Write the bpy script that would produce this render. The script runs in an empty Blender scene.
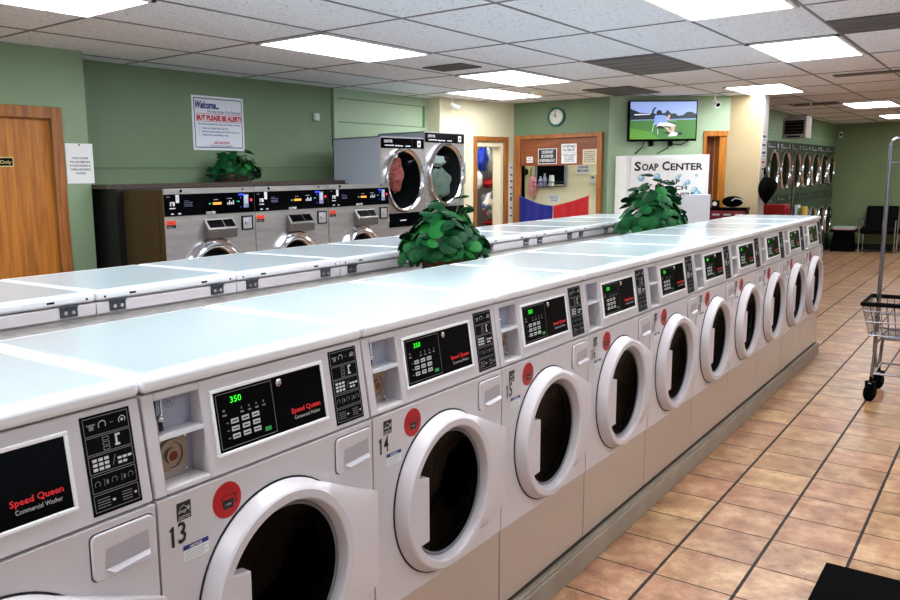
import bpy, bmesh, math, random
from mathutils import Vector, Matrix
random.seed(7)
SC = bpy.context.scene
COL = SC.collection
pi = math.pi

# ------------------------------------------------------------------ camera
YAW, PIT, ROL = 0.669424, 0.155874, -0.016651
CAMP = Vector((1.31805, -0.91936, 1.57399))
fw = Vector((-math.sin(YAW)*math.cos(PIT), math.cos(YAW)*math.cos(PIT), -math.sin(PIT)))
r0 = Vector((math.cos(YAW), math.sin(YAW), 0)); u0 = r0.cross(fw)
rr = r0*math.cos(ROL)+u0*math.sin(ROL); uu = -r0*math.sin(ROL)+u0*math.cos(ROL)
cam_d = bpy.data.cameras.new('camera'); cam = bpy.data.objects.new('camera', cam_d); COL.objects.link(cam)
cam_d.sensor_fit = 'HORIZONTAL'; cam_d.sensor_width = 36; cam_d.lens = 32.5038
cam_d.shift_x = 0.083307; cam_d.shift_y = 0.005842; cam_d.clip_start = 0.02
bk = -fw
cam.matrix_world = Matrix(((rr.x, uu.x, bk.x, CAMP.x), (rr.y, uu.y, bk.y, CAMP.y), (rr.z, uu.z, bk.z, CAMP.z), (0, 0, 0, 1)))
SC.camera = cam
# ------------------------------------------------------------------ world + exposure
wd = bpy.data.worlds.new('world'); SC.world = wd; wd.use_nodes = True
wd.node_tree.nodes['Background'].inputs[0].default_value = (0.8, 0.9, 1.0, 1)
wd.node_tree.nodes['Background'].inputs[1].default_value = 0.95
SC.view_settings.view_transform = 'Standard'; SC.view_settings.look = 'None'
SC.view_settings.gamma = 1; SC.view_settings.use_curve_mapping = False
SC.view_settings.exposure = 0.40
LAMP = 13.0          # strength of the ceiling fixtures

# ------------------------------------------------------------------ materials
def lin(c):
    return tuple(((v/255)/12.92 if v/255 <= 0.04045 else ((v/255+0.055)/1.055)**2.4) for v in c)+(1,)
MATS = {}
def mat(name, c, rough=0.5, metal=0.0, emis=0, spec=0.5, noise=0, nscale=8, stretch=(1, 1, 1), bump=0, coat=0):
    if name in MATS: return MATS[name]
    m = bpy.data.materials.new(name); m.use_nodes = True; nt = m.node_tree; b = nt.nodes['Principled BSDF']
    b.inputs['Base Color'].default_value = lin(c); b.inputs['Roughness'].default_value = rough
    b.inputs['Metallic'].default_value = metal; b.inputs['Specular IOR Level'].default_value = spec
    if coat: b.inputs['Coat Weight'].default_value = coat; b.inputs['Coat Roughness'].default_value = 0.06
    if emis:
        b.inputs['Emission Color'].default_value = lin(c); b.inputs['Emission Strength'].default_value = emis
    if noise or bump:
        tc = nt.nodes.new('ShaderNodeTexCoord'); mp = nt.nodes.new('ShaderNodeMapping'); nz = nt.nodes.new('ShaderNodeTexNoise')
        mp.inputs['Scale'].default_value = stretch; nz.inputs['Scale'].default_value = nscale; nz.inputs['Detail'].default_value = 5
        nt.links.new(tc.outputs['Object'], mp.inputs[0]); nt.links.new(mp.outputs[0], nz.inputs['Vector'])
    if noise:
        cr = nt.nodes.new('ShaderNodeValToRGB'); cr.color_ramp.elements[0].position = .3; cr.color_ramp.elements[1].position = .7
        a = [max(0, v-noise) for v in c]; d = [min(255, v+noise) for v in c]
        cr.color_ramp.elements[0].color = lin(a); cr.color_ramp.elements[1].color = lin(d)
        nt.links.new(nz.outputs['Fac'], cr.inputs[0]); nt.links.new(cr.outputs[0], b.inputs['Base Color'])
    if bump:
        bp = nt.nodes.new('ShaderNodeBump'); bp.inputs['Strength'].default_value = bump; bp.inputs['Distance'].default_value = .01
        nt.links.new(nz.outputs['Fac'], bp.inputs['Height']); nt.links.new(bp.outputs[0], b.inputs['Normal'])
    MATS[name] = m; return m

WHITE = mat('white_enamel', (206, 200, 203), .28, coat=.2)
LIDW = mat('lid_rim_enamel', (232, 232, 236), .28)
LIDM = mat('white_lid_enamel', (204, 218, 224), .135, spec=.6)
DOORW = mat('white_door_plastic', (210, 204, 208), .3)
LOWERREFL = mat('lower_panel_floor_reflection', (178, 160, 148), .22, coat=.3)  # white panel with the pinkish floor reflection mixed into its colour
NICHE = mat('white_niche_plastic', (215, 215, 220), .5)
BLACK = mat('black_glossy_plastic', (3, 3, 6), .12, spec=.2)
BLACK.node_tree.nodes['Principled BSDF'].inputs['IOR'].default_value = 1.22
BLACKM = mat('black_matte', (2, 2, 3), .6, spec=.08)
GAPSHADE = mat('gap_shadow', (25, 25, 30), .8)
CHROME = mat('chrome', (215, 215, 220), .12, 1)
STEEL = mat('stainless_steel', (182, 180, 178), .36, .85, noise=12, nscale=3, stretch=(1, 1, 8))
STEELP = mat('coin_plate_steel', (160, 152, 146), .3, 1)
STEELREFL = mat('side_steel_brown_reflection', (78, 68, 44), .4, .5)  # stainless sides; the brown they reflect is put into the colour
DARKSIDE = mat('dark_side_panel', (16, 15, 16), .45)
RED = mat('sticker_red', (182, 0, 14), .5)
REDTXT = mat('red_lettering', (215, 20, 28), .5, emis=.08)
GREYTXT = mat('grey_lettering', (190, 190, 195), .5)
BLUETXT = mat('navy_print', (35, 45, 120), .5)
PRINT = mat('black_print', (12, 12, 14), .5)
PAPER = mat('white_paper', (232, 232, 232), .7)
CREAMPAPER = mat('cream_paper', (215, 205, 178), .7)
LEDG = mat('led_green', (40, 255, 40), .5, emis=.8)
LEDO = mat('led_orange', (235, 140, 50), .5, emis=.9)
LEDB = mat('led_blue', (40, 60, 220), .5, emis=1.2)
LEDR = mat('led_red', (230, 40, 60), .5, emis=1)
LEDC = mat('led_teal', (40, 160, 130), .5, emis=.8)
BTNG = mat('button_green', (30, 150, 70), .5)
KEYM = mat('keypad_keys', (185, 190, 190), .5)
ICON = mat('icon_print', (205, 205, 210), .5)
ICOND = mat('icon_line_print', (120, 120, 128), .5)
LAMIN = mat('grey_laminate', (128, 122, 116), .35, noise=24, nscale=30)
GREENW = mat('green_wall_paint', (108, 129, 98), .6, noise=5, nscale=1.5)
GREENL = mat('light_green_wall_paint', (158, 180, 148), .6, noise=4, nscale=1.5)
GREEND = mat('olive_green_wall_paint', (116, 132, 90), .6, noise=6, nscale=1)
YELLOW = mat('cream_yellow_wall_paint', (216, 208, 176), .6, noise=5, nscale=1.5)
BEIGE = mat('beige_pillar_paint', (188, 168, 130), .55, noise=4, nscale=2)
GREYP = mat('grey_white_pillar_paint', (200, 196, 190), .5)
TRIMG = mat('groove_green', (84, 110, 78), .6)
OFFW = mat('off_white_paint', (220, 216, 205), .6)
GALV = mat('galvanised_grey_panel', (164, 170, 180), .5)
SCRATCH = mat('light_grey_metal', (190, 190, 195), .35, .6)
BASKETW = mat('black_wire', (14, 12, 12), .5)
WICKER = mat('brown_wicker', (120, 78, 40), .6, noise=35, nscale=60)
STEM = mat('plant_stem', (96, 130, 60), .5)
LEAF = [mat('leaf_green_%s' % n, c, .55, spec=.15) for n, c in (('deep', (5, 62, 28)), ('mid', (9, 84, 38)), ('bright', (22, 108, 42)))]
GRANITE = mat('dark_granite_laminate', (60, 48, 40), .3, noise=30, nscale=90)
REDC = mat('red_cloth', (176, 6, 18), .7)
BLUEC = mat('blue_cloth', (14, 22, 118), .7)
PINK = mat('pink_towel', (226, 150, 156), .8)
TEAL = mat('teal_clock_rim', (20, 100, 84), .4)
BURG = mat('burgundy_cabinet', (110, 20, 32), .4)
CHAIRM = mat('black_vinyl', (3, 2, 2), .6, spec=.08)
RUBBER = mat('black_rubber', (2, 2, 2), .9, spec=.05)
WIRE = mat('chrome_wire', (140, 140, 146), .2, 1)
DRYG = mat('dark_green_dryer_enamel', (58, 78, 58), .3, .3)
DRYP = mat('dryer_band_black_green', (14, 28, 26), .3)
LAMPM = mat('lamp_diffuser', (243, 249, 255), .5, emis=LAMP)
VENTM = mat('grey_vent_mesh', (92, 90, 90), .6)
BUBBLE = mat('bubble_blue_print', (130, 185, 210), .5)
OFFICE = mat('office_cream_paint', (232, 222, 184), .6)
PLINTH = mat('painted_concrete_plinth', (146, 135, 120), .5, noise=8, nscale=6)
TAN = mat('tan_pad', (196, 168, 132), .6)

def wood(name, c1, c2, axis=2, rough=.4):
    m = bpy.data.materials.new(name); m.use_nodes = True; nt = m.node_tree; b = nt.nodes['Principled BSDF']
    tc = nt.nodes.new('ShaderNodeTexCoord'); mp = nt.nodes.new('ShaderNodeMapping'); nz = nt.nodes.new('ShaderNodeTexNoise'); cr = nt.nodes.new('ShaderNodeValToRGB')
    s = [14, 14, 14]; s[axis] = .9; mp.inputs['Scale'].default_value = s
    nz.inputs['Scale'].default_value = 2.2; nz.inputs['Detail'].default_value = 8; nz.inputs['Distortion'].default_value = .8
    cr.color_ramp.elements[0].position = .35; cr.color_ramp.elements[1].position = .62
    cr.color_ramp.elements[0].color = lin(c1); cr.color_ramp.elements[1].color = lin(c2)
    nt.links.new(tc.outputs['Object'], mp.inputs[0]); nt.links.new(mp.outputs[0], nz.inputs['Vector']); nt.links.new(nz.outputs['Fac'], cr.inputs[0])
    nt.links.new(cr.outputs[0], b.inputs['Base Color']); b.inputs['Roughness'].default_value = rough
    MATS[name] = m; return m
OAK = wood('oak_veneer', (152, 90, 26), (190, 120, 40))
OAKF = wood('oak_frame', (130, 76, 30), (168, 104, 46))
BOARDW = wood('brown_board', (116, 58, 26), (140, 76, 36), 0)
DARKOAK = wood('dark_brown_door', (92, 42, 18), (120, 60, 26))

def glass_mat(name, tint, rough=.03):
    m = bpy.data.materials.new(name); m.use_nodes = True; nt = m.node_tree
    for n in list(nt.nodes):
        if n.type != 'OUTPUT_MATERIAL': nt.nodes.remove(n)
    out = nt.nodes['Material Output']
    t = nt.nodes.new('ShaderNodeBsdfTransparent'); t.inputs[0].default_value = tint
    g = nt.nodes.new('ShaderNodeBsdfGlossy'); g.inputs['Roughness'].default_value = rough; g.inputs[0].default_value = (.9, .9, .9, 1)
    fr = nt.nodes.new('ShaderNodeFresnel'); fr.inputs[0].default_value = 1.08
    mx = nt.nodes.new('ShaderNodeMixShader')
    nt.links.new(fr.outputs[0], mx.inputs[0]); nt.links.new(t.outputs[0], mx.inputs[1]); nt.links.new(g.outputs[0], mx.inputs[2]); nt.links.new(mx.outputs[0], out.inputs[0])
    MATS[name] = m; return m
GLASSD = glass_mat('dark_door_glass', (.05, .05, .065, 1))
GLASSL = glass_mat('clear_door_glass', (.55, .6, .6, 1))

def drum_mat():
    m = mat('perforated_drum', (40, 38, 50), .45, .6); nt = m.node_tree; b = nt.nodes['Principled BSDF']
    tc = nt.nodes.new('ShaderNodeTexCoord'); mp = nt.nodes.new('ShaderNodeMapping'); mp.inputs['Scale'].default_value = (45, 45, 45)
    vo = nt.nodes.new('ShaderNodeTexVoronoi'); vo.inputs['Randomness'].default_value = .15
    cr = nt.nodes.new('ShaderNodeValToRGB'); cr.color_ramp.elements[0].position = .22; cr.color_ramp.elements[1].position = .3
    cr.color_ramp.elements[0].color = (0.002, .002, .003, 1); cr.color_ramp.elements[1].color = lin((52, 48, 64))
    vo.inputs['Scale'].default_value = 1
    nt.links.new(tc.outputs['Object'], mp.inputs[0]); nt.links.new(mp.outputs[0], vo.inputs['Vector']); nt.links.new(vo.outputs['Distance'], cr.inputs[0]); nt.links.new(cr.outputs[0], b.inputs['Base Color'])
    return m
DRUM = drum_mat()

TS, TX, TY = 0.2998, 0.29514, 2.12966
def floor_mat():
    m = bpy.data.materials.new('terracotta_floor_tiles'); m.use_nodes = True; nt = m.node_tree; b = nt.nodes['Principled BSDF']
    N = nt.nodes.new; L = nt.links.new
    geo = N('ShaderNodeNewGeometry'); sp = N('ShaderNodeSeparateXYZ'); L(geo.outputs['Position'], sp.inputs[0])
    def M(op, a, bb=None, c=None):
        n = N('ShaderNodeMath'); n.operation = op
        for i, v in enumerate((a, bb, c)):
            if v is None: continue
            if isinstance(v, (int, float)): n.inputs[i].default_value = v
            else: L(v, n.inputs[i])
        return n.outputs[0]
    u = M('DIVIDE', M('SUBTRACT', sp.outputs[0], TX), TS); v = M('DIVIDE', M('SUBTRACT', sp.outputs[1], TY), TS)
    du = M('ABSOLUTE', M('SUBTRACT', u, M('ROUND', u))); dv = M('ABSOLUTE', M('SUBTRACT', v, M('ROUND', v)))
    nz0 = N('ShaderNodeTexNoise'); nz0.inputs['Scale'].default_value = 18; L(geo.outputs['Position'], nz0.inputs['Vector'])
    wob = M('MULTIPLY', M('SUBTRACT', nz0.outputs['Fac'], .5), .012)
    gu = M('LESS_THAN', M('ADD', du, wob), .021); gv = M('LESS_THAN', M('ADD', dv, wob), .013)
    g = M('MAXIMUM', gu, gv)
    cb = N('ShaderNodeCombineXYZ'); L(M('FLOOR', u), cb.inputs[0]); L(M('FLOOR', v), cb.inputs[1])
    wn = N('ShaderNodeTexWhiteNoise'); L(cb.outputs[0], wn.inputs['Vector'])
    nz = N('ShaderNodeTexNoise'); nz.inputs['Scale'].default_value = 7.5; nz.inputs['Detail'].default_value = 9; nz.inputs['Roughness'].default_value = .7
    ad = N('ShaderNodeVectorMath'); ad.operation = 'MULTIPLY_ADD'; ad.inputs[1].default_value = (9, 9, 9)
    L(wn.outputs['Color'], ad.inputs[0]); L(geo.outputs['Position'], ad.inputs[2]); L(ad.outputs[0], nz.inputs['Vector'])
    cr = N('ShaderNodeValToRGB'); e = cr.color_ramp.elements
    e[0].position = .32; e[0].color = lin((128, 84, 56)); e[1].position = .66; e[1].color = lin((204, 168, 128))
    k = e.new(.5); k.color = lin((174, 130, 94))
    L(nz.outputs['Fac'], cr.inputs[0])
    hs = N('ShaderNodeHueSaturation'); L(cr.outputs[0], hs.inputs['Color'])
    L(M('ADD', M('MULTIPLY', wn.outputs['Value'], .02), .488), hs.inputs['Hue'])
    wn2 = N('ShaderNodeTexWhiteNoise'); wn2.noise_dimensions = '2D'; L(cb.outputs[0], wn2.inputs['Vector'])
    L(M('ADD', M('MULTIPLY', wn2.outputs['Value'], .22), .86), hs.inputs['Value'])
    vo = N('ShaderNodeTexVoronoi'); vo.feature = 'DISTANCE_TO_EDGE'; vo.inputs['Scale'].default_value = 4.2
    wv = N('ShaderNodeVectorMath'); wv.operation = 'MULTIPLY_ADD'; wv.inputs[1].default_value = (.3, .3, .3); L(nz.outputs['Color'], wv.inputs[0]); L(ad.outputs[0], wv.inputs[2]); L(wv.outputs[0], vo.inputs['Vector'])
    nz3 = N('ShaderNodeTexNoise'); nz3.inputs['Scale'].default_value = 3; L(ad.outputs[0], nz3.inputs['Vector'])
    crack = M('MULTIPLY', M('LESS_THAN', vo.outputs['Distance'], .008), M('GREATER_THAN', nz3.outputs['Fac'], .58))
    mc = N('ShaderNodeMix'); mc.data_type = 'RGBA'; L(M('MULTIPLY', crack, .8), mc.inputs[0]); L(hs.outputs[0], mc.inputs[6]); mc.inputs[7].default_value = lin((110, 66, 44))
    mg = N('ShaderNodeMix'); mg.data_type = 'RGBA'; L(g, mg.inputs[0]); L(mc.outputs[2], mg.inputs[6]); mg.inputs[7].default_value = lin((26, 12, 7))
    L(mg.outputs[2], b.inputs['Base Color'])
    L(M('ADD', M('MULTIPLY', nz.outputs['Fac'], .25), M('ADD', M('MULTIPLY', g, .4), .22)), b.inputs['Roughness'])
    bp = N('ShaderNodeBump'); bp.inputs['Strength'].default_value = .35; bp.inputs['Distance'].default_value = .004
    L(M('SUBTRACT', nz.outputs['Fac'], M('MULTIPLY', g, 1.5)), bp.inputs['Height']); L(bp.outputs[0], b.inputs['Normal'])
    return m
def ceil_mat():
    m = mat('acoustic_ceiling_tile', (206, 208, 214), .8); nt = m.node_tree; b = nt.nodes['Principled BSDF']
    geo = nt.nodes.new('ShaderNodeNewGeometry'); nz = nt.nodes.new('ShaderNodeTexNoise'); nz.inputs['Scale'].default_value = 42; nz.inputs['Detail'].default_value = 3
    cr = nt.nodes.new('ShaderNodeValToRGB'); cr.color_ramp.elements[0].position = .33; cr.color_ramp.elements[1].position = .4
    cr.color_ramp.elements[0].color = lin((190, 190, 198)); cr.color_ramp.elements[1].color = lin((234, 237, 244))
    nt.links.new(geo.outputs['Position'], nz.inputs['Vector']); nt.links.new(nz.outputs['Fac'], cr.inputs[0]); nt.links.new(cr.outputs[0], b.inputs['Base Color'])
    return m
def floral_mat():
    m = mat('floral_cloth_print', (230, 205, 195), .8); nt = m.node_tree; b = nt.nodes['Principled BSDF']
    tc = nt.nodes.new('ShaderNodeTexCoord'); vo = nt.nodes.new('ShaderNodeTexVoronoi'); vo.inputs['Scale'].default_value = 11
    cr = nt.nodes.new('ShaderNodeValToRGB'); cr.color_ramp.interpolation = 'CONSTANT'; e = cr.color_ramp.elements
    e[0].color = lin((232, 214, 200)); e[1].position = .8; e[1].color = lin((90, 110, 160))
    for p_, c_ in ((.3, (214, 90, 90)), (.45, (226, 200, 190)), (.62, (140, 160, 180))): k = e.new(p_); k.color = lin(c_)
    sx = nt.nodes.new('ShaderNodeSeparateColor'); nt.links.new(tc.outputs['Object'], vo.inputs['Vector']); nt.links.new(vo.outputs['Color'], sx.inputs[0]); nt.links.new(sx.outputs[0], cr.inputs[0]); nt.links.new(cr.outputs[0], b.inputs['Base Color'])
    return m
FLORAL = floral_mat()
FLOORM = floor_mat(); CEILM = ceil_mat()

# ------------------------------------------------------------------ mesh helpers
ORG = {}
def tag(o, label=None, cat=None, group=None, kind=None):
    if label: o['label'] = label
    if cat: o['category'] = cat
    if group: o['group'] = group
    if kind: o['kind'] = kind
    return o
_txt = {}
def text_verts(s, bold=0.0, shear=0.0):
    key = (s, bold, shear)
    if key in _txt: return _txt[key]
    c = bpy.data.curves.new('t', 'FONT'); c.body = s; c.size = 1; c.offset = bold; c.shear = shear; c.resolution_u = 2
    o = bpy.data.objects.new('t', c); COL.objects.link(o); bpy.context.view_layer.update()
    me = bpy.data.meshes.new_from_object(o.evaluated_get(bpy.context.evaluated_depsgraph_get()))
    v = [tuple(x.co) for x in me.vertices]; f = [tuple(p.vertices) for p in me.polygons]
    bpy.data.objects.remove(o); bpy.data.curves.remove(c); bpy.data.meshes.remove(me)
    xs = [a[0] for a in v] or [0]; ys = [a[1] for a in v] or [0]
    _txt[key] = (v, f, min(xs), max(xs), min(ys), max(ys)); return _txt[key]

class MB:
    def __init__(s): s.v = []; s.f = []; s.m = []
    def add(s, vs, fs, m=0):
        n = len(s.v); s.v += [tuple(x) for x in vs]; s.f += [tuple(i+n for i in f) for f in fs]; s.m += [m]*len(fs); return s
    def box(s, x0, x1, y0, y1, z0, z1, m=0):
        vs = [(x, y, z) for x in (x0, x1) for y in (y0, y1) for z in (z0, z1)]
        return s.add(vs, [(0, 1, 3, 2), (4, 6, 7, 5), (0, 4, 5, 1), (2, 3, 7, 6), (0, 2, 6, 4), (1, 5, 7, 3)], m)
    def obox(s, c, u, v, w, a, b, d, m=0):
        """box centred c, half extents a,b,d along unit vectors u,v,w"""
        c = Vector(c); u = Vector(u).normalized()*a; v = Vector(v).normalized()*b; w = Vector(w).normalized()*d
        vs = [c+i*u+j*v+k*w for i in (-1, 1) for j in (-1, 1) for k in (-1, 1)]
        return s.add(vs, [(0, 1, 3, 2), (4, 6, 7, 5), (0, 4, 5, 1), (2, 3, 7, 6), (0, 2, 6, 4), (1, 5, 7, 3)], m)
    def prism(s, poly, ax, a, b, m=0):
        """poly of 2d points in the other two axes (in xyz order) extruded along ax from a to b"""
        def P(p, t): l = list(p); l.insert(ax, t); return l
        n = len(poly); vs = [P(p, a) for p in poly]+[P(p, b) for p in poly]
        return s.add(vs, [tuple(range(n)), tuple(range(2*n-1, n-1, -1))]+[(i, (i+1) % n, n+(i+1) % n, n+i) for i in range(n)], m)
    def tube(s, pts, r, seg=8, m=0, closed=False):
        pts = [Vector(p) for p in pts]; n = len(pts); vs = []
        R = r if isinstance(r, (list, tuple)) else [r]*n
        prev = None
        for i, p in enumerate(pts):
            if closed: t = pts[(i+1) % n]-pts[i-1]
            else: t = pts[min(i+1, n-1)]-pts[max(i-1, 0)]
            t.normalize()
            if prev is None:
                a = Vector((0, 0, 1)) if abs(t.z) < .9 else Vector((1, 0, 0)); a = (a-t*a.dot(t)).normalized()
            else: a = (prev-t*prev.dot(t)).normalized()
            prev = a; b = t.cross(a)
            vs += [p+R[i]*(a*math.cos(k*2*pi/seg)+b*math.sin(k*2*pi/seg)) for k in range(seg)]
        fs = []
        for i in range(n if closed else n-1):
            j = (i+1) % n
            fs += [(i*seg+k, i*seg+(k+1) % seg, j*seg+(k+1) % seg, j*seg+k) for k in range(seg)]
        if not closed: fs += [tuple(range(seg))[::-1], tuple((n-1)*seg+k for k in range(seg))]
        return s.add(vs, fs, m)
    def lathe(s, prof, c, ax=(1, 0, 0), seg=48, m=0, cap0=False, cap1=False, sc=(1, 1)):
        """prof: list of (t along axis, radius)"""
        ax = Vector(ax).normalized(); a = Vector((0, 0, 1)) if abs(ax.z) < .9 else Vector((1, 0, 0)); a = (a-ax*a.dot(ax)).normalized(); b = ax.cross(a); c = Vector(c); vs = []
        for t, r in prof: vs += [c+ax*t+r*(a*math.cos(k*2*pi/seg)*sc[0]+b*math.sin(k*2*pi/seg)*sc[1]) for k in range(seg)]
        fs = [(i*seg+k, i*seg+(k+1) % seg, (i+1)*seg+(k+1) % seg, (i+1)*seg+k) for i in range(len(prof)-1) for k in range(seg)]
        if cap0: fs.append(tuple(range(seg))[::-1])
        if cap1: fs.append(tuple((len(prof)-1)*seg+k for k in range(seg)))
        return s.add(vs, fs, m)
    def text(s, t, o, size, u=(0, 1, 0), v=(0, 0, 1), m=0, align='l', bold=0, shear=0, width=None):
        V, F_, x0, x1, y0, y1 = text_verts(t, bold, shear)
        u = Vector(u); v = Vector(v); o = Vector(o); sx = size if width is None else width/(x1-x0)
        sh = {'l': 0, 'c': (x1-x0)/2, 'r': x1-x0}[align]
        return s.add([o+u*((p[0]-x0-sh)*sx)+v*(p[1]*size) for p in V], F_, m)
    def sphere(s, c, r, m=0, seg=16, rings=10, sc=(1, 1, 1)):
        c = Vector(c); vs = []
        for i in range(rings+1):
            th = pi*i/rings
            vs += [c+Vector((r*sc[0]*math.sin(th)*math.cos(2*pi*k/seg), r*sc[1]*math.sin(th)*math.sin(2*pi*k/seg), r*sc[2]*math.cos(th))) for k in range(seg)]
        return s.add(vs, [(i*seg+k, (i+1)*seg+k, (i+1)*seg+(k+1) % seg, i*seg+(k+1) % seg) for i in range(rings) for k in range(seg)], m)
    def grid(s, fn, nu, nv, m=0, thick=0):
        vs = [fn(i/nu, j/nv) for i in range(nu+1) for j in range(nv+1)]
        return s.add(vs, [(i*(nv+1)+j, (i+1)*(nv+1)+j, (i+1)*(nv+1)+j+1, i*(nv+1)+j+1) for i in range(nu) for j in range(nv)], m)
    def build(s, name, mats, parent=None, bevel=0, solid=0, smooth=35, fix=True):
        if not isinstance(mats, (list, tuple)): mats = [mats]
        org = ORG.get(parent.name if parent else None, Vector((0, 0, 0)))
        me = bpy.data.meshes.new(name)
        if parent is None and s.v:
            xs = [p[0] for p in s.v]; ys = [p[1] for p in s.v]; zs = [p[2] for p in s.v]
            org = Vector(((min(xs)+max(xs))/2, (min(ys)+max(ys))/2, min(zs)))
        me.from_pydata([(p[0]-org.x, p[1]-org.y, p[2]-org.z) for p in s.v], [], s.f)
        for mm in mats: me.materials.append(mm)
        me.polygons.foreach_set('material_index', s.m)
        if fix:
            bm = bmesh.new(); bm.from_mesh(me); bmesh.ops.recalc_face_normals(bm, faces=bm.faces); bm.to_mesh(me); bm.free()
        if smooth:
            me.polygons.foreach_set('use_smooth', [True]*len(me.polygons)); me.set_sharp_from_angle(angle=math.radians(smooth))
        me.update()
        o = bpy.data.objects.new(name, me); COL.objects.link(o)
        if parent: o.parent = parent
        else: o.location = org
        ORG[o.name] = org
        if solid:
            md = o.modifiers.new('solid', 'SOLIDIFY'); md.thickness = solid; md.offset = 0
        if bevel:
            md = o.modifiers.new('bevel', 'BEVEL'); md.width = bevel; md.segments = 2; md.limit_method = 'ANGLE'; md.angle_limit = math.radians(40)
            md.harden_normals = False
        return o
def thing(name, loc, label, cat, group=None):
    o = bpy.data.objects.new(name, None); COL.objects.link(o); o.location = loc; o.empty_display_size = .1
    ORG[o.name] = Vector(loc); return tag(o, label, cat, group)
def copy_tree(o, parent=None, off=None):
    c = o.copy(); COL.objects.link(c)
    if parent: c.parent = parent
    ORG[c.name] = ORG[o.name]
    for ch in list(o.children): copy_tree(ch, c)
    return c
def struct(name, mb, mats, **k):
    o = mb.build(name, mats, **k); o['kind'] = 'structure'; return o

# ------------------------------------------------------------------ room shell
H = 2.47
struct('floor', MB().box(-6.2, 5.6, -4.2, 18.2, -.1, 0), FLOORM)
struct('ceiling', MB().box(-6.2, 5.6, -4.2, 18.2, H, H+.08), CEILM)
GX, GY = -2.76108, 1.76129
gb = MB()
for i in range(-3, 15):
    x = GX+.61*i
    if x < -4.19 or x > 5.4: continue
    gb.box(x-.008, x+.008, -4.0, 17.8, H-.004, H+.01)
for j in range(-5, 14):
    y = GY+1.22*j; gb.box(-4.19, 5.4, y-.008, y+.008, H-.0045, H+.01)
struct('trim_1', gb, mat('ceiling_grid_metal', (112, 112, 118), .5))
struct('wall_left', MB().box(-4.2, -3.87, -4.0, 1.25, 0, H).box(-4.2, -3.87, 2.14, 2.415, 0, H).box(-4.2, -3.87, 1.25, 2.14, 2.01, H), mat('sage_wall_paint', (130, 153, 120), .6, noise=5, nscale=1.5))
wl = MB().box(-4.35, -4.2, 2.3, 5.42, 0, H)
wl.box(-4.2, -4.194, 2.47, 5.40, 1.676, 1.684, 1)
struct('wall_recess', wl, [GREENW, TRIMG])
wl = MB().box(-4.35, -4.2, 5.42, 7.1, 0, H)
wl.box(-4.2, -4.19, 5.40, 5.43, 1.9, H, 1)
for z in (2.375, 2.14): wl.box(-4.2, -4.195, 5.5, 7.02, z-.004, z+.004, 1)
wl.box(-4.2, -4.19, 7.0, 7.03, 2.14, 2.38, 1)
struct('wall_panel_left', wl, [GREENL, TRIMG])
struct('wall_return', MB().box(-4.35, -4.03, 7.1, 7.15, 0, H), YELLOW)
def wline(mb, a, b, s0, s1, z0, z1, th=.12, out=0, m=0):
    """vertical slab along line a->b from distance s0 to s1, front face offset out towards viewer (right-hand side)"""
    a = Vector((a[0], a[1])); b = Vector((b[0], b[1])); d = (b-a).normalized(); n = Vector((d.y, -d.x))
    c = a+d*((s0+s1)/2)+n*(out-th/2)
    mb.obox((c.x, c.y, (z0+z1)/2), (d.x, d.y, 0), (n.x, n.y, 0), (0, 0, 1), (s1-s0)/2, th/2, (z1-z0)/2, m); return mb
YA, YB = (-4.03, 7.15), (-3.83, 8.5)
LY = math.hypot(.2, 1.35)
w = MB(); wline(w, YA, YB, 0, .62, 0, H); wline(w, YA, YB, 1.16, LY, 0, H); wline(w, YA, YB, .62, 1.16, 1.985, H)
struct('wall_yellow', w, YELLOW)
w = MB(); w.box(-3.95, -3.715, 8.5, 8.6, 0, H); w.box(-2.69, -2.57, 8.5, 8.6, 0, H); w.box(-3.715, -2.69, 8.5, 8.6, 2.01, H); w.box(-3.715, -2.69, 8.5, 8.6, 0, .85)
struct('wall_service', w, GREENW)
TA = (-2.57, 8.5); TB = (-1.5, 9.57); LT = math.hypot(1.07, 1.07); d45 = Vector((.7071, .7071, 0)); n45 = Vector((.7071, -.7071, 0))
w = MB(); wline(w, TA, TB, 0, 1.2, 0, H); wline(w, TA, TB, 1.2, LT, 2.06, H)
struct('wall_television', w, GREENL)
struct('wall_pillar', MB().box(-1.9, -1.14, 9.57, 9.86, 0, H, 0).box(-1.14, -1.136, 9.57, 9.86, 0, H, 1), [BEIGE, GREYP])
struct('wall_dryers', MB().box(-1.9, -1.66, 9.86, 17.8, 2.02, H).box(-2.6, -2.5, 9.9, 17.8, 0, H).box(-1.66, -1.645, 9.86, 17.8, 2.14, 2.15, 1), [mat('dryer_wall_green', (116, 144, 108), .5), GREENL])
struct('wall_back', MB().box(-2.6, 5.6, 17.8, 18, 0, H), GREEND)
struct('wall_right', MB().box(5.4, 5.6, -4.2, 18, 0, .5).box(5.4, 5.6, -4.2, 18, 2.35, H).box(5.4, 5.6, 3.6, 18, .5, 2.35).box(5.4, 5.6, -4.2, -3.4, .5, 2.35).box(5.4, 5.6, -.1, .1, .5, 2.35), OFFW)
pane = MB().box(5.48, 5.49, -3.4, -.1, .5, 2.35).box(5.48, 5.49, .1, 3.6, .5, 2.35); struct('added_window_2', pane, glass_mat('added_window_glass', (.93, .95, .95, 1)))  # out of view; windows added to let more light into the room
struct('wall_rear', MB().box(-4.4, 5.6, -4.2, -4.0, 0, .5).box(-4.4, 5.6, -4.2, -4.0, 2.35, H).box(-4.4, -2.6, -4.2, -4.0, .5, 2.35).box(5.0, 5.6, -4.2, -4.0, .5, 2.35).box(1.1, 1.3, -4.2, -4.0, .5, 2.35), OFFW)
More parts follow.
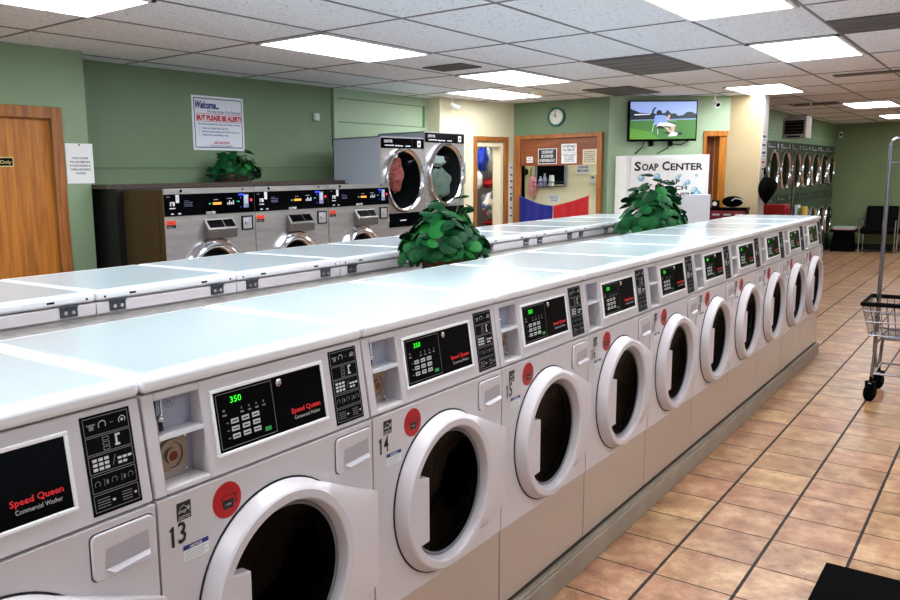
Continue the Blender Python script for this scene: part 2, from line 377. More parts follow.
pane = MB().box(-2.6, 1.1, -4.11, -4.10, .5, 2.35).box(1.3, 5.0, -4.11, -4.10, .5, 2.35); struct('added_window_3', pane, MATS['added_window_glass'])  # added windows behind the camera, another source of fill light
# closet behind the small doorway and office behind the hatch
struct('wall_closet', MB().box(-4.85, -4.75, 7.1, 9.9, 0, H).box(-4.75, -4.35, 7.1, 7.2, 0, H).box(-4.85, -4.1, 9.8, 9.9, 0, H), mat('closet_grey_wall', (150, 144, 138), .6))
w = MB(); wline(w, (-3.87, 8.55), (-4.10, 9.1), 0, .62, 0, H, .03); w.box(-2.30, -2.25, 8.85, 9.05, 0, H); struct('wall_office', w, OFFICE)
# baseboard on far wall
struct('baseboard_back', MB().box(-1.6, 5.4, 17.78, 17.8, 0, .12), mat('black_baseboard', (20, 18, 18), .5))

# left oak door with frame
d = MB().box(-3.93, -3.885, 1.255, 2.135, .01, 2.003)
dr = struct('door_1', d, OAK)
f = MB().box(-3.87, -3.84, 1.18, 1.26, 0, 2.078).box(-3.87, -3.84, 2.13, 2.21, 0, 2.078).box(-3.87, -3.84, 1.26, 2.13, 2.0, 2.078)
struct('trim_2', f, OAKF, bevel=.004)
p = MB().box(-3.885, -3.880, 1.56, 1.862, 1.682, 1.746, 0).box(-3.880, -3.878, 1.567, 1.855, 1.689, 1.739, 1)
p.text('Employees Only', (-3.877, 1.846, 1.702), .032, align='r', m=0, bold=.01, width=.262)
pl = p.build('door_nameplate', [mat('brass_yellow', (205, 190, 130), .5), BLACKM]); tag(pl, 'small black nameplate reading Employees Only on the oak door', 'sign')

# doorway trim on yellow wall
f = MB(); wline(f, YA, YB, .565, .62, 0, 2.05, .14, .02); wline(f, YA, YB, 1.16, 1.235, 0, 2.05, .14, .02); wline(f, YA, YB, .62, 1.16, 1.99, 2.05, .14, .02)
struct('door_2', f, OAKF, bevel=.004)
f = MB(); wline(f, YA, YB, .625, .645, 0, 1.98, .12, -.005); wline(f, YA, YB, 1.10, 1.155, 0, 1.98, .12, -.005); wline(f, YA, YB, .645, 1.10, 1.93, 1.98, .12, -.005)
struct('trim_3', f, mat('cream_jamb_paint', (228, 214, 180), .5))
# service hatch
f = MB().box(-3.795, -3.715, 8.45, 8.6, 0, 2.065).box(-2.69, -2.63, 8.45, 8.6, 0, 2.065).box(-3.715, -2.69, 8.45, 8.6, 2.013, 2.065)
struct('window_1', f, OAKF, bevel=.004)
o = MB().box(-3.713, -2.692, 8.475, 8.5, 1.685, 2.01).build('hatch_board', BOARDW); tag(o, 'brown wooden board closing the top of the service hatch', 'board')
o = MB().box(-3.713, -2.692, 8.44, 8.70, .86, .90).build('hatch_counter', GRANITE); tag(o, 'narrow counter ledge at the bottom of the service hatch', 'counter')
# 45 degree doorway
f = MB(); wline(f, TA, TB, 1.185, 1.225, 0, 2.06, .3, .015); wline(f, TA, TB, 1.225, 1.49, 2.0, 2.06, .3, .015); wline(f, TA, TB, 1.40, 1.49, 0, 2.0, .25, -.005)
struct('door_3', f, OAK)
f = MB(); wline(f, TA, TB, 1.225, 1.40, 0.01, 2.0, .05, -.12)
struct('door_4', f, DARKOAK)

# ------------------------------------------------------------------ ceiling fixtures and vents
def fixture(x, y, label, group='ceiling light panels'):
    t = thing('ceiling_light', (x+.305, y+.61, H-.03), label, 'ceiling light', group)
    a = MB().box(x+.01, x+.6, y+.01, y+.035, H-.014, H-.001).box(x+.01, x+.6, y+1.185, y+1.21, H-.014, H-.001).box(x+.01, x+.035, y+.01, y+1.21, H-.014, H-.001).box(x+.575, x+.6, y+.01, y+1.21, H-.014, H-.001)
    a.build('light_frame', mat('white_light_frame', (235, 235, 235), .4), t)
    MB().box(x+.035, x+.575, y+.035, y+1.185, H-.010, H-.002).build('diffuser', LAMPM, t)
    return t
FX = [(0, -1, 'lit ceiling panel at the top left corner, above the nearest machines'),
      (0, 1, 'lit ceiling panel left of centre, above the stainless washers'),
      (0, 3, 'lit ceiling panel in front of the dome detector'),
      (-1.45, 3.95, 'small far lit ceiling panel by the cream wall with the camera'),
      (4, 1, 'large lit ceiling panel at the top right of centre, cut by the picture edge'),
      (4, 3, 'lit ceiling panel at the right, next one beyond the largest right-hand panel'),
      (2.4, 5.45, 'lit ceiling panel above the pillar near the television'),
      (3.35, 8.3, 'small lit ceiling panel beyond the hanging heater'),
      (3.4, 11, 'farthest small lit ceiling panel at the right edge'),
      (0, -3, 'added light panel behind the viewer'), (4, -1, 'added light panel over the aisle beside the viewer'), (4, -3, 'added light panel over the aisle behind the viewer'),  # from here on: unseen panels added to light the room
      (8, -1, 'added light panel right of the aisle near the viewer'), (8, 1, 'added light panel right of the aisle'), (8, 3, 'added light panel right of the aisle, further on'),
      (9, 6, 'added light panel over the far right aisle'), (7, 9, 'added light panel right of the far seating'), (7, 11.5, 'added light panel near the back wall at the right')]
for i, j, l in FX: fixture(GX+.61*i, GY+1.22*j, l, 'ceiling light panels')
def vent(x, y, w, h, label):
    t = thing('ceiling_vent', (x+w/2, y+h/2, H-.02), label, 'vent', 'ceiling vents')
    MB().box(x+.012, x+w-.012, y+.012, y+h-.012, H-.010, H-.002).build('grille', VENTM, t)
    a = MB()
    for k in range(6): a.box(x+.03, x+w-.03, y+.05+k*(h-.1)/5-.006, y+.05+k*(h-.1)/5+.006, H-.015, H-.010)
    a.build('slats', mat('vent_slat_grey', (110, 108, 108), .5), t)
vent(GX+.61*2, GY+1.22*3, .61, 1.22, 'dark grey ceiling vent tile in the middle of the ceiling')
vent(GX+.61*.45, GY+1.22*4.7, .55, .95, 'dark ceiling vent above the wall clock')
vent(GX+.61*5, GY+1.22*2.5, .61, .61, 'dark grey ceiling vent near the upper right corner')
vent(GX+.61*4.2, GY+1.22*5.15, .61, .2, 'thin dark slot in the ceiling at the right')
vent(GX+.61*.15, GY+1.22*2.47, .40, .35, 'dark ceiling vent above the two stacked dryers')
vent(GX+.61*2.4, GY+1.22*8.0, .61, .4, 'dark slot in the ceiling behind the hanging heater')
o = MB().lathe([(0, .062), (.02, .062), (.045, .05), (.06, .02)], (-2.86, 7.23, H), (0, 0, -1), 24, 0, True, True).build('smoke_detector', mat('ivory_plastic', (238, 228, 196), .5)); tag(o, 'round ivory dome detector on the ceiling near the clock', 'smoke detector')

# ------------------------------------------------------------------ front row washers
W = .683; PZ = .108; CY, CZ = .33, .65
def plane_x(z): return .03*(1.158-z)/.205
def make_front_washer():
    t = thing('front_load_washer', (0, 0, PZ), 'x', 'washing machine', 'white front load washers in the near row')
    a, b = .003, W-.003
    # cabinet: box open to the drum
    m = MB(); m.box(-.60, -.59, a, b, PZ, .95).box(-.60, .0, a, a+.008, PZ, .95).box(-.60, .0, b-.008, b, PZ, .95).box(-.6, .0, a, b, PZ, PZ+.01)
    m.box(-.60, -.075, a, b, 1.10, 1.155).box(-.6, -.57, a, b, .95, 1.155).box(-.57, -.07, a, a+.008, .95, 1.155).box(-.57, -.07, b-.008, b, .95, 1.155)
    # front plate with round hole
    n = 64; ri = .2; y0, y1, z0, z1 = a, b, .392, .948
    ang = [2*pi*k/n for k in range(n)]; outer = []
    for th in ang:
        c, s_ = math.cos(th), math.sin(th); ts = []
        if c > 1e-6: ts.append((y1-CY)/c)
        if c < -1e-6: ts.append((y0-CY)/c)
        if s_ > 1e-6: ts.append((z1-CZ)/s_)
        if s_ < -1e-6: ts.append((z0-CZ)/s_)
        q = min(ts); outer.append([CY+c*q, CZ+s_*q])
    for cy_, cz_ in ((y0, z0), (y0, z1), (y1, z0), (y1, z1)):
        k = min(range(n), key=lambda i: (outer[i][0]-cy_)**2+(outer[i][1]-cz_)**2); outer[k] = [cy_, cz_]
    vs = [(.034, p[0], p[1]) for p in outer]+[(.034, CY+ri*math.cos(th), CZ+ri*math.sin(th)) for th in ang]+[(0, p[0], p[1]) for p in outer]
    m.add(vs, [(k, (k+1) % n, n+(k+1) % n, n+k) for k in range(n)]+[(k, (k+1) % n, 2*n+(k+1) % n, 2*n+k) for k in range(n)])
    m.build('cabinet', WHITE, t)
    MB().box(.0, .030, a, b, PZ+.003, .387).build('lower_panel', LOWERREFL, t, bevel=.003)
    # lid
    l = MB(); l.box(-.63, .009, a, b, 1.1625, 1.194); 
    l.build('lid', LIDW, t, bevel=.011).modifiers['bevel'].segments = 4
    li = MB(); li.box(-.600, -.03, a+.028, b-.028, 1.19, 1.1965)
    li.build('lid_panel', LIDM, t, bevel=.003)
    # console with coin niche
    def pr(m_, ya, yb, za, zb, back=-.07, mi=0):
        m_.prism([(back, za), (plane_x(za), za), (plane_x(zb), zb), (back, zb)], 1, ya, yb, mi)
    c = MB(); ny0, ny1, nz0, nz1, nzm = .032, .145, .966, 1.142, 1.066
    pr(c, a, ny0, .953, 1.158); pr(c, ny1, b, .953, 1.158); pr(c, ny0, ny1, nz1, 1.158); pr(c, ny0, ny1, .953, nz0)
    con = c.build('control_console', WHITE, t, bevel=.0035)
    # niche interior
    c = MB(); c.box(-.034, -.028, ny0, ny1, nz0, nz1, 1)
    pr(c, ny0, ny1, nzm-.004, nzm+.004, -.03)
    c.build('coin_niche', [NICHE, mat('niche_back_grey', (150, 150, 166), .5)], con)
    c = MB(); c.box(-.028, -.016, ny0+.004, ny0+.016, nzm+.004, nz1-.002, 0)        # coin slide
    c.tube([(-.016, ny0+.028, nz1-.004), (-.014, ny0+.028, nz1-.035), (-.02, ny0+.012, nz1-.045)], .003, 8, 1)
    c.tube([(-.012, ny0+.022, nz1-.05), (-.012, ny0+.024, nzm+.008)], .005, 8, 0)
    c.sphere((-.008, ny0+.020, nz1-.042), .007, 1)
    c.text('25', (-.0275, ny0+.052, nz1-.022), .012, m=0).lathe([(0, .013), (0, .0122)], (-.0275, ny0+.059, nz1-.017), seg=20, m=0)
    c.build('coin_slide', [mat('dark_metal', (50, 46, 44), .35, .8), CHROME], con)
    c = MB(); c.box(-.028, -.016, ny0, ny1-.022, nz0, nzm-.006, 0)
    cc = (-.016, ny0+.046, (nz0+nzm)/2)
    c.lathe([(0, .036), (.006, .034), (.006, .028), (.002, .026), (.002, .018), (.010, .016), (.010, .007)], cc, seg=32, m=0)
    c.lathe([(.004, .016), (.012, .009), (.012, 0.0001)], cc, seg=20, m=1)
    c.sphere((-.015, ny1-.029, nzm-.016), .004, 2, 10, 6); c.sphere((-.015, ny1-.029, nz0+.012), .004, 2, 10, 6)
    c.build('coin_box_lock', [STEELP, mat('rust_lock', (110, 60, 50), .4, .6), CHROME], con)
    # display
    def onp(y, z, off): return (plane_x(z)+off*.99, y, z)
    vdir = Vector((plane_x(1.1)-plane_x(1.0), 0, .1)).normalized()
    def quad(mb, ya, yb, za, zb, off, mi):
        mb.add([onp(ya, za, off), onp(yb, za, off), onp(yb, zb, off), onp(ya, zb, off)], [(0, 1, 2, 3)], mi)
    def slab(mb, ya, yb, za, zb, o0, o1, mi):
        mb.prism([(plane_x(za)+o0, za), (plane_x(za)+o1, za), (plane_x(zb)+o1, zb), (plane_x(zb)+o0, zb)], 1, ya, yb, mi)
    c = MB()
    for q in ((.168, .523, 1.126, 1.134), (.168, .523, .989, .997), (.168, .176, .997, 1.126), (.515, .523, .997, 1.126)): slab(c, *q, -.002, .0045, 0)
    fr = c.build('display_frame', mat('white_bezel', (240, 240, 240), .25), con, bevel=.002)
    c = MB(); slab(c, .176, .515, .997, 1.126, -.002, .0012, 0)
    # fine frame lines
    for q in ((.183, .348, 1.1195, 1.1208), (.183, .348, 1.003, 1.0043), (.183, .1842, 1.003, 1.12), (.347, .3482, 1.003, 1.12)): quad(c, *q, .0016, 1)
    for r_ in range(3):
        for k in range(3):
            y = .217+k*.031; z = 1.052-r_*.0165
            quad(c, y, y+.022, z, z+.0105, .0016, 2)
            quad(c, y+.003, y+.019, z+.004, z+.0065, .0018, 0)
    for r_ in range(3): quad(c, .203, .211, 1.055-r_*.0165, 1.057-r_*.0165, .0016, 1)
    for k in range(4): quad(c, .25+k*.022, .253+k*.022, 1.078, 1.083, .0016, 1); quad(c, .247+k*.022, .257+k*.022, 1.070, 1.0735, .0016, 1)
    quad(c, .198, .204, 1.081, 1.086, .0016, 1); quad(c, .196, .208, 1.072, 1.076, .0016, 1)
    quad(c, .312, .332, 1.012, 1.0215, .0016, 3)
    c.text('Speed Queen', onp(.400, 1.031, .002), .0165, v=vdir, m=4, bold=.025, width=.100)
    c.text('Commercial Washer', onp(.408, 1.016, .002), .012, v=vdir, m=5, width=.088)
    dp = c.build('display_panel', [BLACK, ICOND, KEYM, BTNG, REDTXT, GREYTXT], con, smooth=0)
    c = MB(); c.text('350', onp(.222, 1.097, .0022), .0195, v=vdir, m=0, width=.032); c.build('price_digits', LEDG, dp, smooth=0)
    c = MB(); k = onp(.368, 1.112, 0); c.lathe([(0, .009), (.006, .009), (.008, .006), (.008, .0001)], k, seg=20); c.build('key_lock', CHROME, dp)
    # instruction label
    c = MB(); slab(c, .55, .656, .964, 1.148, -.001, .001, 0)
    rows = [(1.110, 1.144), (1.076, 1.108), (1.040, 1.074), (1.005, 1.037), (.970, 1.002)]
    for i, (za, zb) in enumerate(rows):
        for q in ((.555, .651, zb-.0012, zb), (.555, .651, za, za+.0012), (.555, .5562, za, zb), (.6498, .651, za, zb)): quad(c, *q, .0014, 1)
        zm = (za+zb)/2
        if i == 0:
            c.lathe([(0, .008), (0, .0065)], onp(.637, zm, .0016), seg=16, m=2); c.lathe([(0, .0085), (0, .007)], onp(.594, zm, .0016), seg=16, m=2)
            quad(c, .566, .576, zm-.006, zm+.003, .0016, 1); quad(c, .562, .580, zm+.002, zm+.005, .0016, 1); quad(c, .611, .618, zm-.0006, zm+.0006, .0016, 1)
            c.lathe([(0, .003), (0, .0001)], onp(.637, zm, .0018), seg=10, m=2)
        if i == 1:
            for k in range(3):
                quad(c, .590, .604, zm-.013+k*.009, zm-.006+k*.009, .0016, 1); quad(c, .5915, .6025, zm-.0118+k*.009, zm-.0072+k*.009, .0018, 0)
            quad(c, .617, .6215, zm-.006, zm+.012, .0016, 2); quad(c, .6215, .628, zm+.008, zm+.012, .0016, 2); quad(c, .6155, .626, zm-.01, zm-.006, .0016, 2)
        if i == 2:
            for r_ in range(3):
                for k in range(3):
                    quad(c, .563+k*.0125, .5725+k*.0125, zm+.005-r_*.0085, zm+.0105-r_*.0085, .0016, 2)
                    if r_ > 0 and k < 2 or r_ == 1: quad(c, .616+k*.011, .6245+k*.011, zm+.007-r_*.0085, zm+.0115-r_*.0085, .0016, 2)
            c.add([onp(.604, zm-.009, .0016), onp(.6055, zm-.009, .0016), onp(.6125, zm+.009, .0016), onp(.611, zm+.009, .0016)], [(0, 1, 2, 3)], 1)
        if i == 3:
            for k, y in enumerate((.567, .585, .603, .622, .638)):
                if k % 2 == 0: c.lathe([(0, .0062), (0, .005)], onp(y, zm, .0016), seg=14, m=1)
                else: quad(c, y-.004, y-.003, zm-.007, zm+.007, .0016, 1); quad(c, y+.001, y+.005, zm-.004, zm+.004, .0016, 1)
        if i == 4:
            for k in range(4):
                quad(c, .561, .588, zm-.009+k*.005, zm-.0075+k*.005, .0016, 1); quad(c, .614, .636, zm-.009+k*.005, zm-.0075+k*.005, .0016, 1)
            quad(c, .593, .599, zm-.003, zm+.001, .0016, 2); quad(c, .641, .646, zm-.003, zm+.001, .0016, 2)
    c.build('instruction_label', [BLACKM, ICOND, ICON], con, smooth=0)
    # detergent drawer
    c = MB(); rp = []
    for cy_, cz_, a0 in ((.660, .922, 0), (.546, .922, 90), (.546, .856, 180), (.660, .856, 270)):
        for q in (0, 30, 60, 90): rp.append((cy_+.012*math.cos(math.radians(a0+q)), cz_+.012*math.sin(math.radians(a0+q))))
    c.prism(rp, 0, .034, .041)
    dw = c.build('detergent_drawer', DOORW, t, bevel=.002)
    MB().prism([(.603+(p_[0]-.603)*1.03, .889+(p_[1]-.889)*1.045) for p_ in rp], 0, .0341, .0350).build('drawer_seam', mat('seam_grey', (70, 68, 72), .8), dw)
    c = MB(); ya, yb, za, zb = .558, .655, .862, .902
    c.add([(.0418, ya+.004, zb), (.0418, yb, zb+.006), (.0418, yb+.002, za+.006), (.0418, ya, za), (.0405+.012, ya+.012, za-.006), (.0405+.012, yb-.004, za)], [(0, 1, 2, 3), (3, 2, 5, 4)])
    c.build('drawer_grip', mat('drawer_grip_grey', (176, 170, 176), .35), dw, smooth=0)
    # door: ring, wing, glass, handle
    c = MB()
    c.lathe([(.0345, .240), (.039, .241), (.071, .226), (.0755, .221), (.0755, .203), (.073, .199), (.050, .190), (.020, .188)], (0, CY, CZ), seg=72)
    door = c.build('door', DOORW, t, smooth=22)
    MB().lathe([(.0343, .245), (.036, .245), (.036, .236)], (0, CY, CZ), seg=64).build('door_shadow_ring', GAPSHADE, door)  # dark ring drawn in place of the shadow gap round the door
    # wing towards hinge side
    T = (.425, .868); R1 = (.6805, .757); R2 = (.6805, .502); B = (.50, .452)
    ths = [math.radians(v) for v in range(66, -51, -4)]
    bd = []
    segs = [(T, R1), (R1, R2), (R2, B)]; lens = [math.dist(*s_) for s_ in segs]; tot = sum(lens)
    for k in range(len(ths)):
        q = tot*k/(len(ths)-1)
        for (p_, r_), ln_ in zip(segs, lens):
            if q <= ln_+1e-9: break
            q -= ln_
        bd.append((p_[0]+(r_[0]-p_[0])*q/ln_, p_[1]+(r_[1]-p_[1])*q/ln_))
    # snap the corners
    for cnr in (R1, R2):
        k = min(range(len(bd)), key=lambda i: math.dist(bd[i], cnr)); bd[k] = cnr
    inn = [(.0755, CY+.212*math.cos(th), CZ+.212*math.sin(th)) for th in ths]
    out = []
    for p_ in bd:
        q = min(1, max(0, (p_[0]-.45)/.23)); k_ = len(out); w_ = min(1, k_/2.5, (len(bd)-1-k_)/2.5); out.append(((.070-.018*q)*w_+.038*(1-w_), p_[0], p_[1]))
    mid = [((a_[0]*.4+b_[0]*.6)+.003, a_[1]*.4+b_[1]*.6, a_[2]*.4+b_[2]*.6) for a_, b_ in zip(inn, out)]
    ed = [(o_[0]-.004, o_[1], o_[2]) for o_ in out]; bs = [(.033, p_[0], p_[1]) for p_ in bd]
    n = len(ths); vs = inn+mid+out+bs
    fs = [(r_*n+k, r_*n+k+1, (r_+1)*n+k+1, (r_+1)*n+k) for r_ in range(3) for k in range(n-1)]
    MB().add(vs, fs).build('hinge_cover', DOORW, door, smooth=50)
    c = MB(); arc = [(CY+.202*math.cos(th), CZ+.202*math.sin(th)) for th in [math.radians(v) for v in range(152, 213, 4)]]
    arc = [p_ for p_ in arc if True]; poly = arc+[(.205, .545), (.205, .735)]
    c.prism([(p_[0], p_[1]) for p_ in poly], 0, .045, .074)
    c.build('handle', DOORW, door, bevel=.003)
    c = MB(); c.lathe([(.045, .190), (.048, .187), (.040, .165), (.026, .11), (.02, .0001)], (0, CY, CZ), seg=48)
    c.build('door_glass', GLASSD, door)
    c = MB(); c.lathe([(.030, .198), (.0, .198), (0, .235), (-.36, .235), (-.36, .0001)], (0, CY, CZ), seg=48)
    dm = c.build('drum', DRUM, t)
    c = MB()
    for k in range(3):
        th = math.radians(30+120*k); c_, s_ = math.cos(th), math.sin(th)
        c.obox((-.18, CY+.205*c_, CZ+.205*s_), (1, 0, 0), (0, c_, s_), (0, -s_, c_), .16, .03, .012)
    c.build('baffles', STEEL, dm, bevel=.005)
    MB().lathe([(.044, .190), (.051, .189), (.053, .184), (.048, .180)], (0, CY, CZ), seg=48).build('door_gasket', mat('grey_gasket', (110, 112, 120), .4), door)
    # stickers
    c = MB(); c.lathe([(.0345, .040), (.0352, .040), (.0352, .0001)], (0, .180, .896), seg=40, m=0)
    x = .0356
    def q2(ya, yb, za, zb, mi, xx=x): c.add([(xx, ya, za), (xx, yb, za), (xx, yb, zb), (xx, ya, zb)], [(0, 1, 2, 3)], mi)
    c.add([(x, .163, .906), (x, .200, .906), (x, .196, .876), (x, .168, .876)], [(0, 1, 2, 3)], 1)
    c.add([(x+.0003, .1655, .9045), (x+.0003, .1975, .9045), (x+.0003, .1965, .897), (x+.0003, .167, .897)], [(0, 1, 2, 3)], 0)
    q2(.200, .2065, .884, .888, 1); q2(.2035, .2065, .884, .906, 1); q2(.198, .2065, .903, .906, 1)
    c.text('1 CUP', (x+.0005, .182, .884), .006, m=2, align='c')
    c.text('THIS LINE', (x, .180, .921), .0065, m=3, align='c'); c.text('DO NOT OVERFILL', (x, .180, .912), .005, m=3, align='c'); c.text('LOW SUDS SOAP', (x, .180, .866), .0055, m=3, align='c')
    c.build('red_sticker', [RED, PRINT, PAPER, mat('dark_red_print', (130, 10, 20), .5)], t, smooth=0)
    c = MB(); x = .0350
    q2(.047, .083, .893, .931, 0, .0348)
    pts = [(.0505+.030*k/12, .906+.017*math.sin(pi*(k/12)**.8)) for k in range(13)]
    for k in range(12): c.add([(x+.0003, pts[k][0], pts[k][1]), (x+.0003, pts[k+1][0], pts[k+1][1]), (x+.0003, pts[k+1][0], pts[k+1][1]+.001), (x+.0003, pts[k][0], pts[k][1]+.001)], [(0, 1, 2, 3)], 1)
    c.text('energy', (x+.0003, .051, .909), .010, m=1, shear=.3, width=.021)
    c.text('*', (x+.0003, .072, .905), .022, m=1)
    q2(.050, .080, .9005, .9015, 1, x+.0003); c.text('ENERGY STAR', (x+.0003, .050, .895), .0045, m=1, width=.030)
    c.build('energy_sticker', [PRINT, PAPER], t, smooth=0)
    c = MB(); q2(.058, .124, .802, .834, 0, .0348); q2(.058, .124, .826, .836, 1, x+.0003); c.text('NOTICE', (x+.0006, .091, .8275), .0085, m=0, align='c', bold=.02)
    for k in range(4): q2(.061, .120-(k % 2)*.008, .8205-k*.005, .8215-k*.005, 2, x+.0003)
    c.build('notice_sticker', [PAPER, BLUETXT, mat('grey_print', (90, 90, 100), .5)], t, smooth=0)
    return t
fw0 = make_front_washer()
def number_decal(root, num):
    c = MB(); s_ = str(num); x = .0353
    def one(y, z, h):
        c.add([(x, y+.005, z), (x, y+.0115, z), (x, y+.0115, z+h), (x, y+.007, z+h), (x, y+.005, z+h*.90)], [(0, 1, 2, 3, 4)], 0)
        c.add([(x, y, z+h*.80), (x, y+.005, z+h*.80), (x, y+.006, z+h*.97), (x, y, z+h*.86)], [(0, 1, 2, 3)], 0)
    one(.026, .843, .044)
    if s_[1] == '1': one(.050, .846, .044)
    else: c.text(s_[1], (x, .0475, .846), .064, m=0, bold=.012, width=.020)
    c.build('number_decal', PRINT, root, smooth=0)
front = []
bydesc = {12: 'white front load washer nearest the viewer, cut off by the left edge of the photo', 13: 'white front load washer numbered 13 with a red round sticker', 14: 'white front load washer numbered 14, between washers 13 and 15',
          15: 'white front load washer numbered 15, third whole machine from the left', 16: 'white front load washer just right of number 15', 17: 'white front load washer numbered 17, fifth whole machine from the left',
          18: 'white front load washer, sixth whole machine from the left in the near row', 19: 'white front load washer, fourth from the far end of the near row', 20: 'white front load washer, third from the far end of the near row',
          21: 'white front load washer, second from the far end of the near row', 22: 'white front load washer at the far end of the near row'}
for k in range(-1, 10):
    o = fw0 if k == 0 else copy_tree(fw0)
    o.location = (0, k*W, PZ); o['label'] = bydesc[13+k]; front.append((o, 13+k))
ORGsave = dict(ORG)
for o, n_ in front:
    ORG[o.name] = Vector((0, 0, PZ)); number_decal(o, n_)

# plinth + bulkhead
c = MB().box(-.62, .054, -.75, 6.86, 0, .1030)
c.box(.03, .062, -.75, 4.62, .0, .09, 0)
pl = c.build('washer_plinth', PLINTH, bevel=.004); tag(pl, 'long low concrete plinth carrying the near row of white washers', 'plinth')
c = MB().box(-.62, .036, -.75, 6.86, .1032, .1075).build('plinth_strip', mat('dark_strip', (64, 56, 50), .6)); tag(c, 'thin dark strip along the top of the near plinth', 'strip')
c = MB().box(-1.185, -.64, -.75, 6.75, 1.07, 1.11, 0).box(-1.17, -.65, -.74, 6.74, 0, 1.07, 1).build('bulkhead_counter', [LAMIN, WHITE]); tag(c, 'grey speckled bulkhead ledge between the two white washer rows', 'counter')

# ------------------------------------------------------------------ second row (seen from behind)
W2 = .655; Y2 = .025
def make_rear_washer():
    t = thing('white_washer', (0, 0, 0), 'x', 'washing machine', 'white washers in the second row')
    a, b = .002, W2-.002
    MB().box(-1.86, -1.2, a, b, .10, 1.158).box(-1.84, -1.22, a+.01, b-.01, 0, .1).build('cabinet', WHITE, t, bevel=.004)
    MB().box(-1.2, -1.192, a, .116, 1.115, 1.156).box(-1.2, -1.192, .120, b, 1.115, 1.156).build('back_panel', WHITE, t, bevel=.002)
    MB().box(-1.875, -1.188, a, b, 1.162, 1.195).build('lid', LIDW, t, bevel=.01)
    MB().box(-1.84, -1.225, a+.025, b-.025, 1.19, 1.1972).build('lid_panel', LIDM, t, bevel=.003)
    for y in (.085, b-.105):
        h = MB().box(-1.192, -1.187, y-.032, y+.032, 1.122, 1.156, 0).tube([(-1.186, y-.034, 1.158), (-1.186, y+.034, 1.158)], .004, 8, 0).build('lid_hinge', [mat('dark_hinge', (48, 52, 62), .5)], t)
        MB().lathe([(0, .008), (.003, .007), (.003, .0001)], (-1.187, y-.014, 1.137), seg=12).lathe([(0, .008), (.003, .007), (.003, .0001)], (-1.187, y+.015, 1.137), seg=12).build('screws', CHROME, h)
    for y in (.15, b-.17): MB().box(-1.1885, -1.1872, y-.014, y+.014, 1.174, 1.181).build('lid_slot', BLACKM, t)
    for y in (.035, b-.035): MB().box(-1.1885, -1.1872, y-.004, y+.004, 1.172, 1.179).build('lid_hole', BLACKM, t)
    # far side front: door and controls
    c = MB().lathe([(0, .22), (.03, .215), (.04, .2), (.03, .17)], (-1.86, W2/2, .62), (-1, 0, 0), 40).build('door', DOORW, t)
    MB().lathe([(.015, .17), (.02, .0001)], (-1.86, W2/2, .62), (-1, 0, 0), 40).build('door_glass', BLACK, c)
    MB().box(-1.868, -1.86, .15, .5, .98, 1.1).build('control_panel', BLACK, t)
    return t
rw0 = make_rear_washer()
nm = ['nearest washer of the second row, at the left edge by the oak door', 'second washer of the far row, in front of the dark recess', 'third washer of the far row, before the first stainless washer', 'fourth washer of the far row, left of the nearer round-leaved plant',
      'washer of the far row directly behind the nearer plant', 'washer of the far row just right of the nearer plant', 'washer of the far row in front of the small doorway', 'washer of the far row in front of the blue cloth', 'washer of the far row left of the farther plant', 'last washer of the far row, behind the farther plant']
for k in range(10):
    o = rw0 if k == 0 else copy_tree(rw0)
    o.location = (0, Y2+k*W2, 0); o['label'] = 'white ' + nm[k]

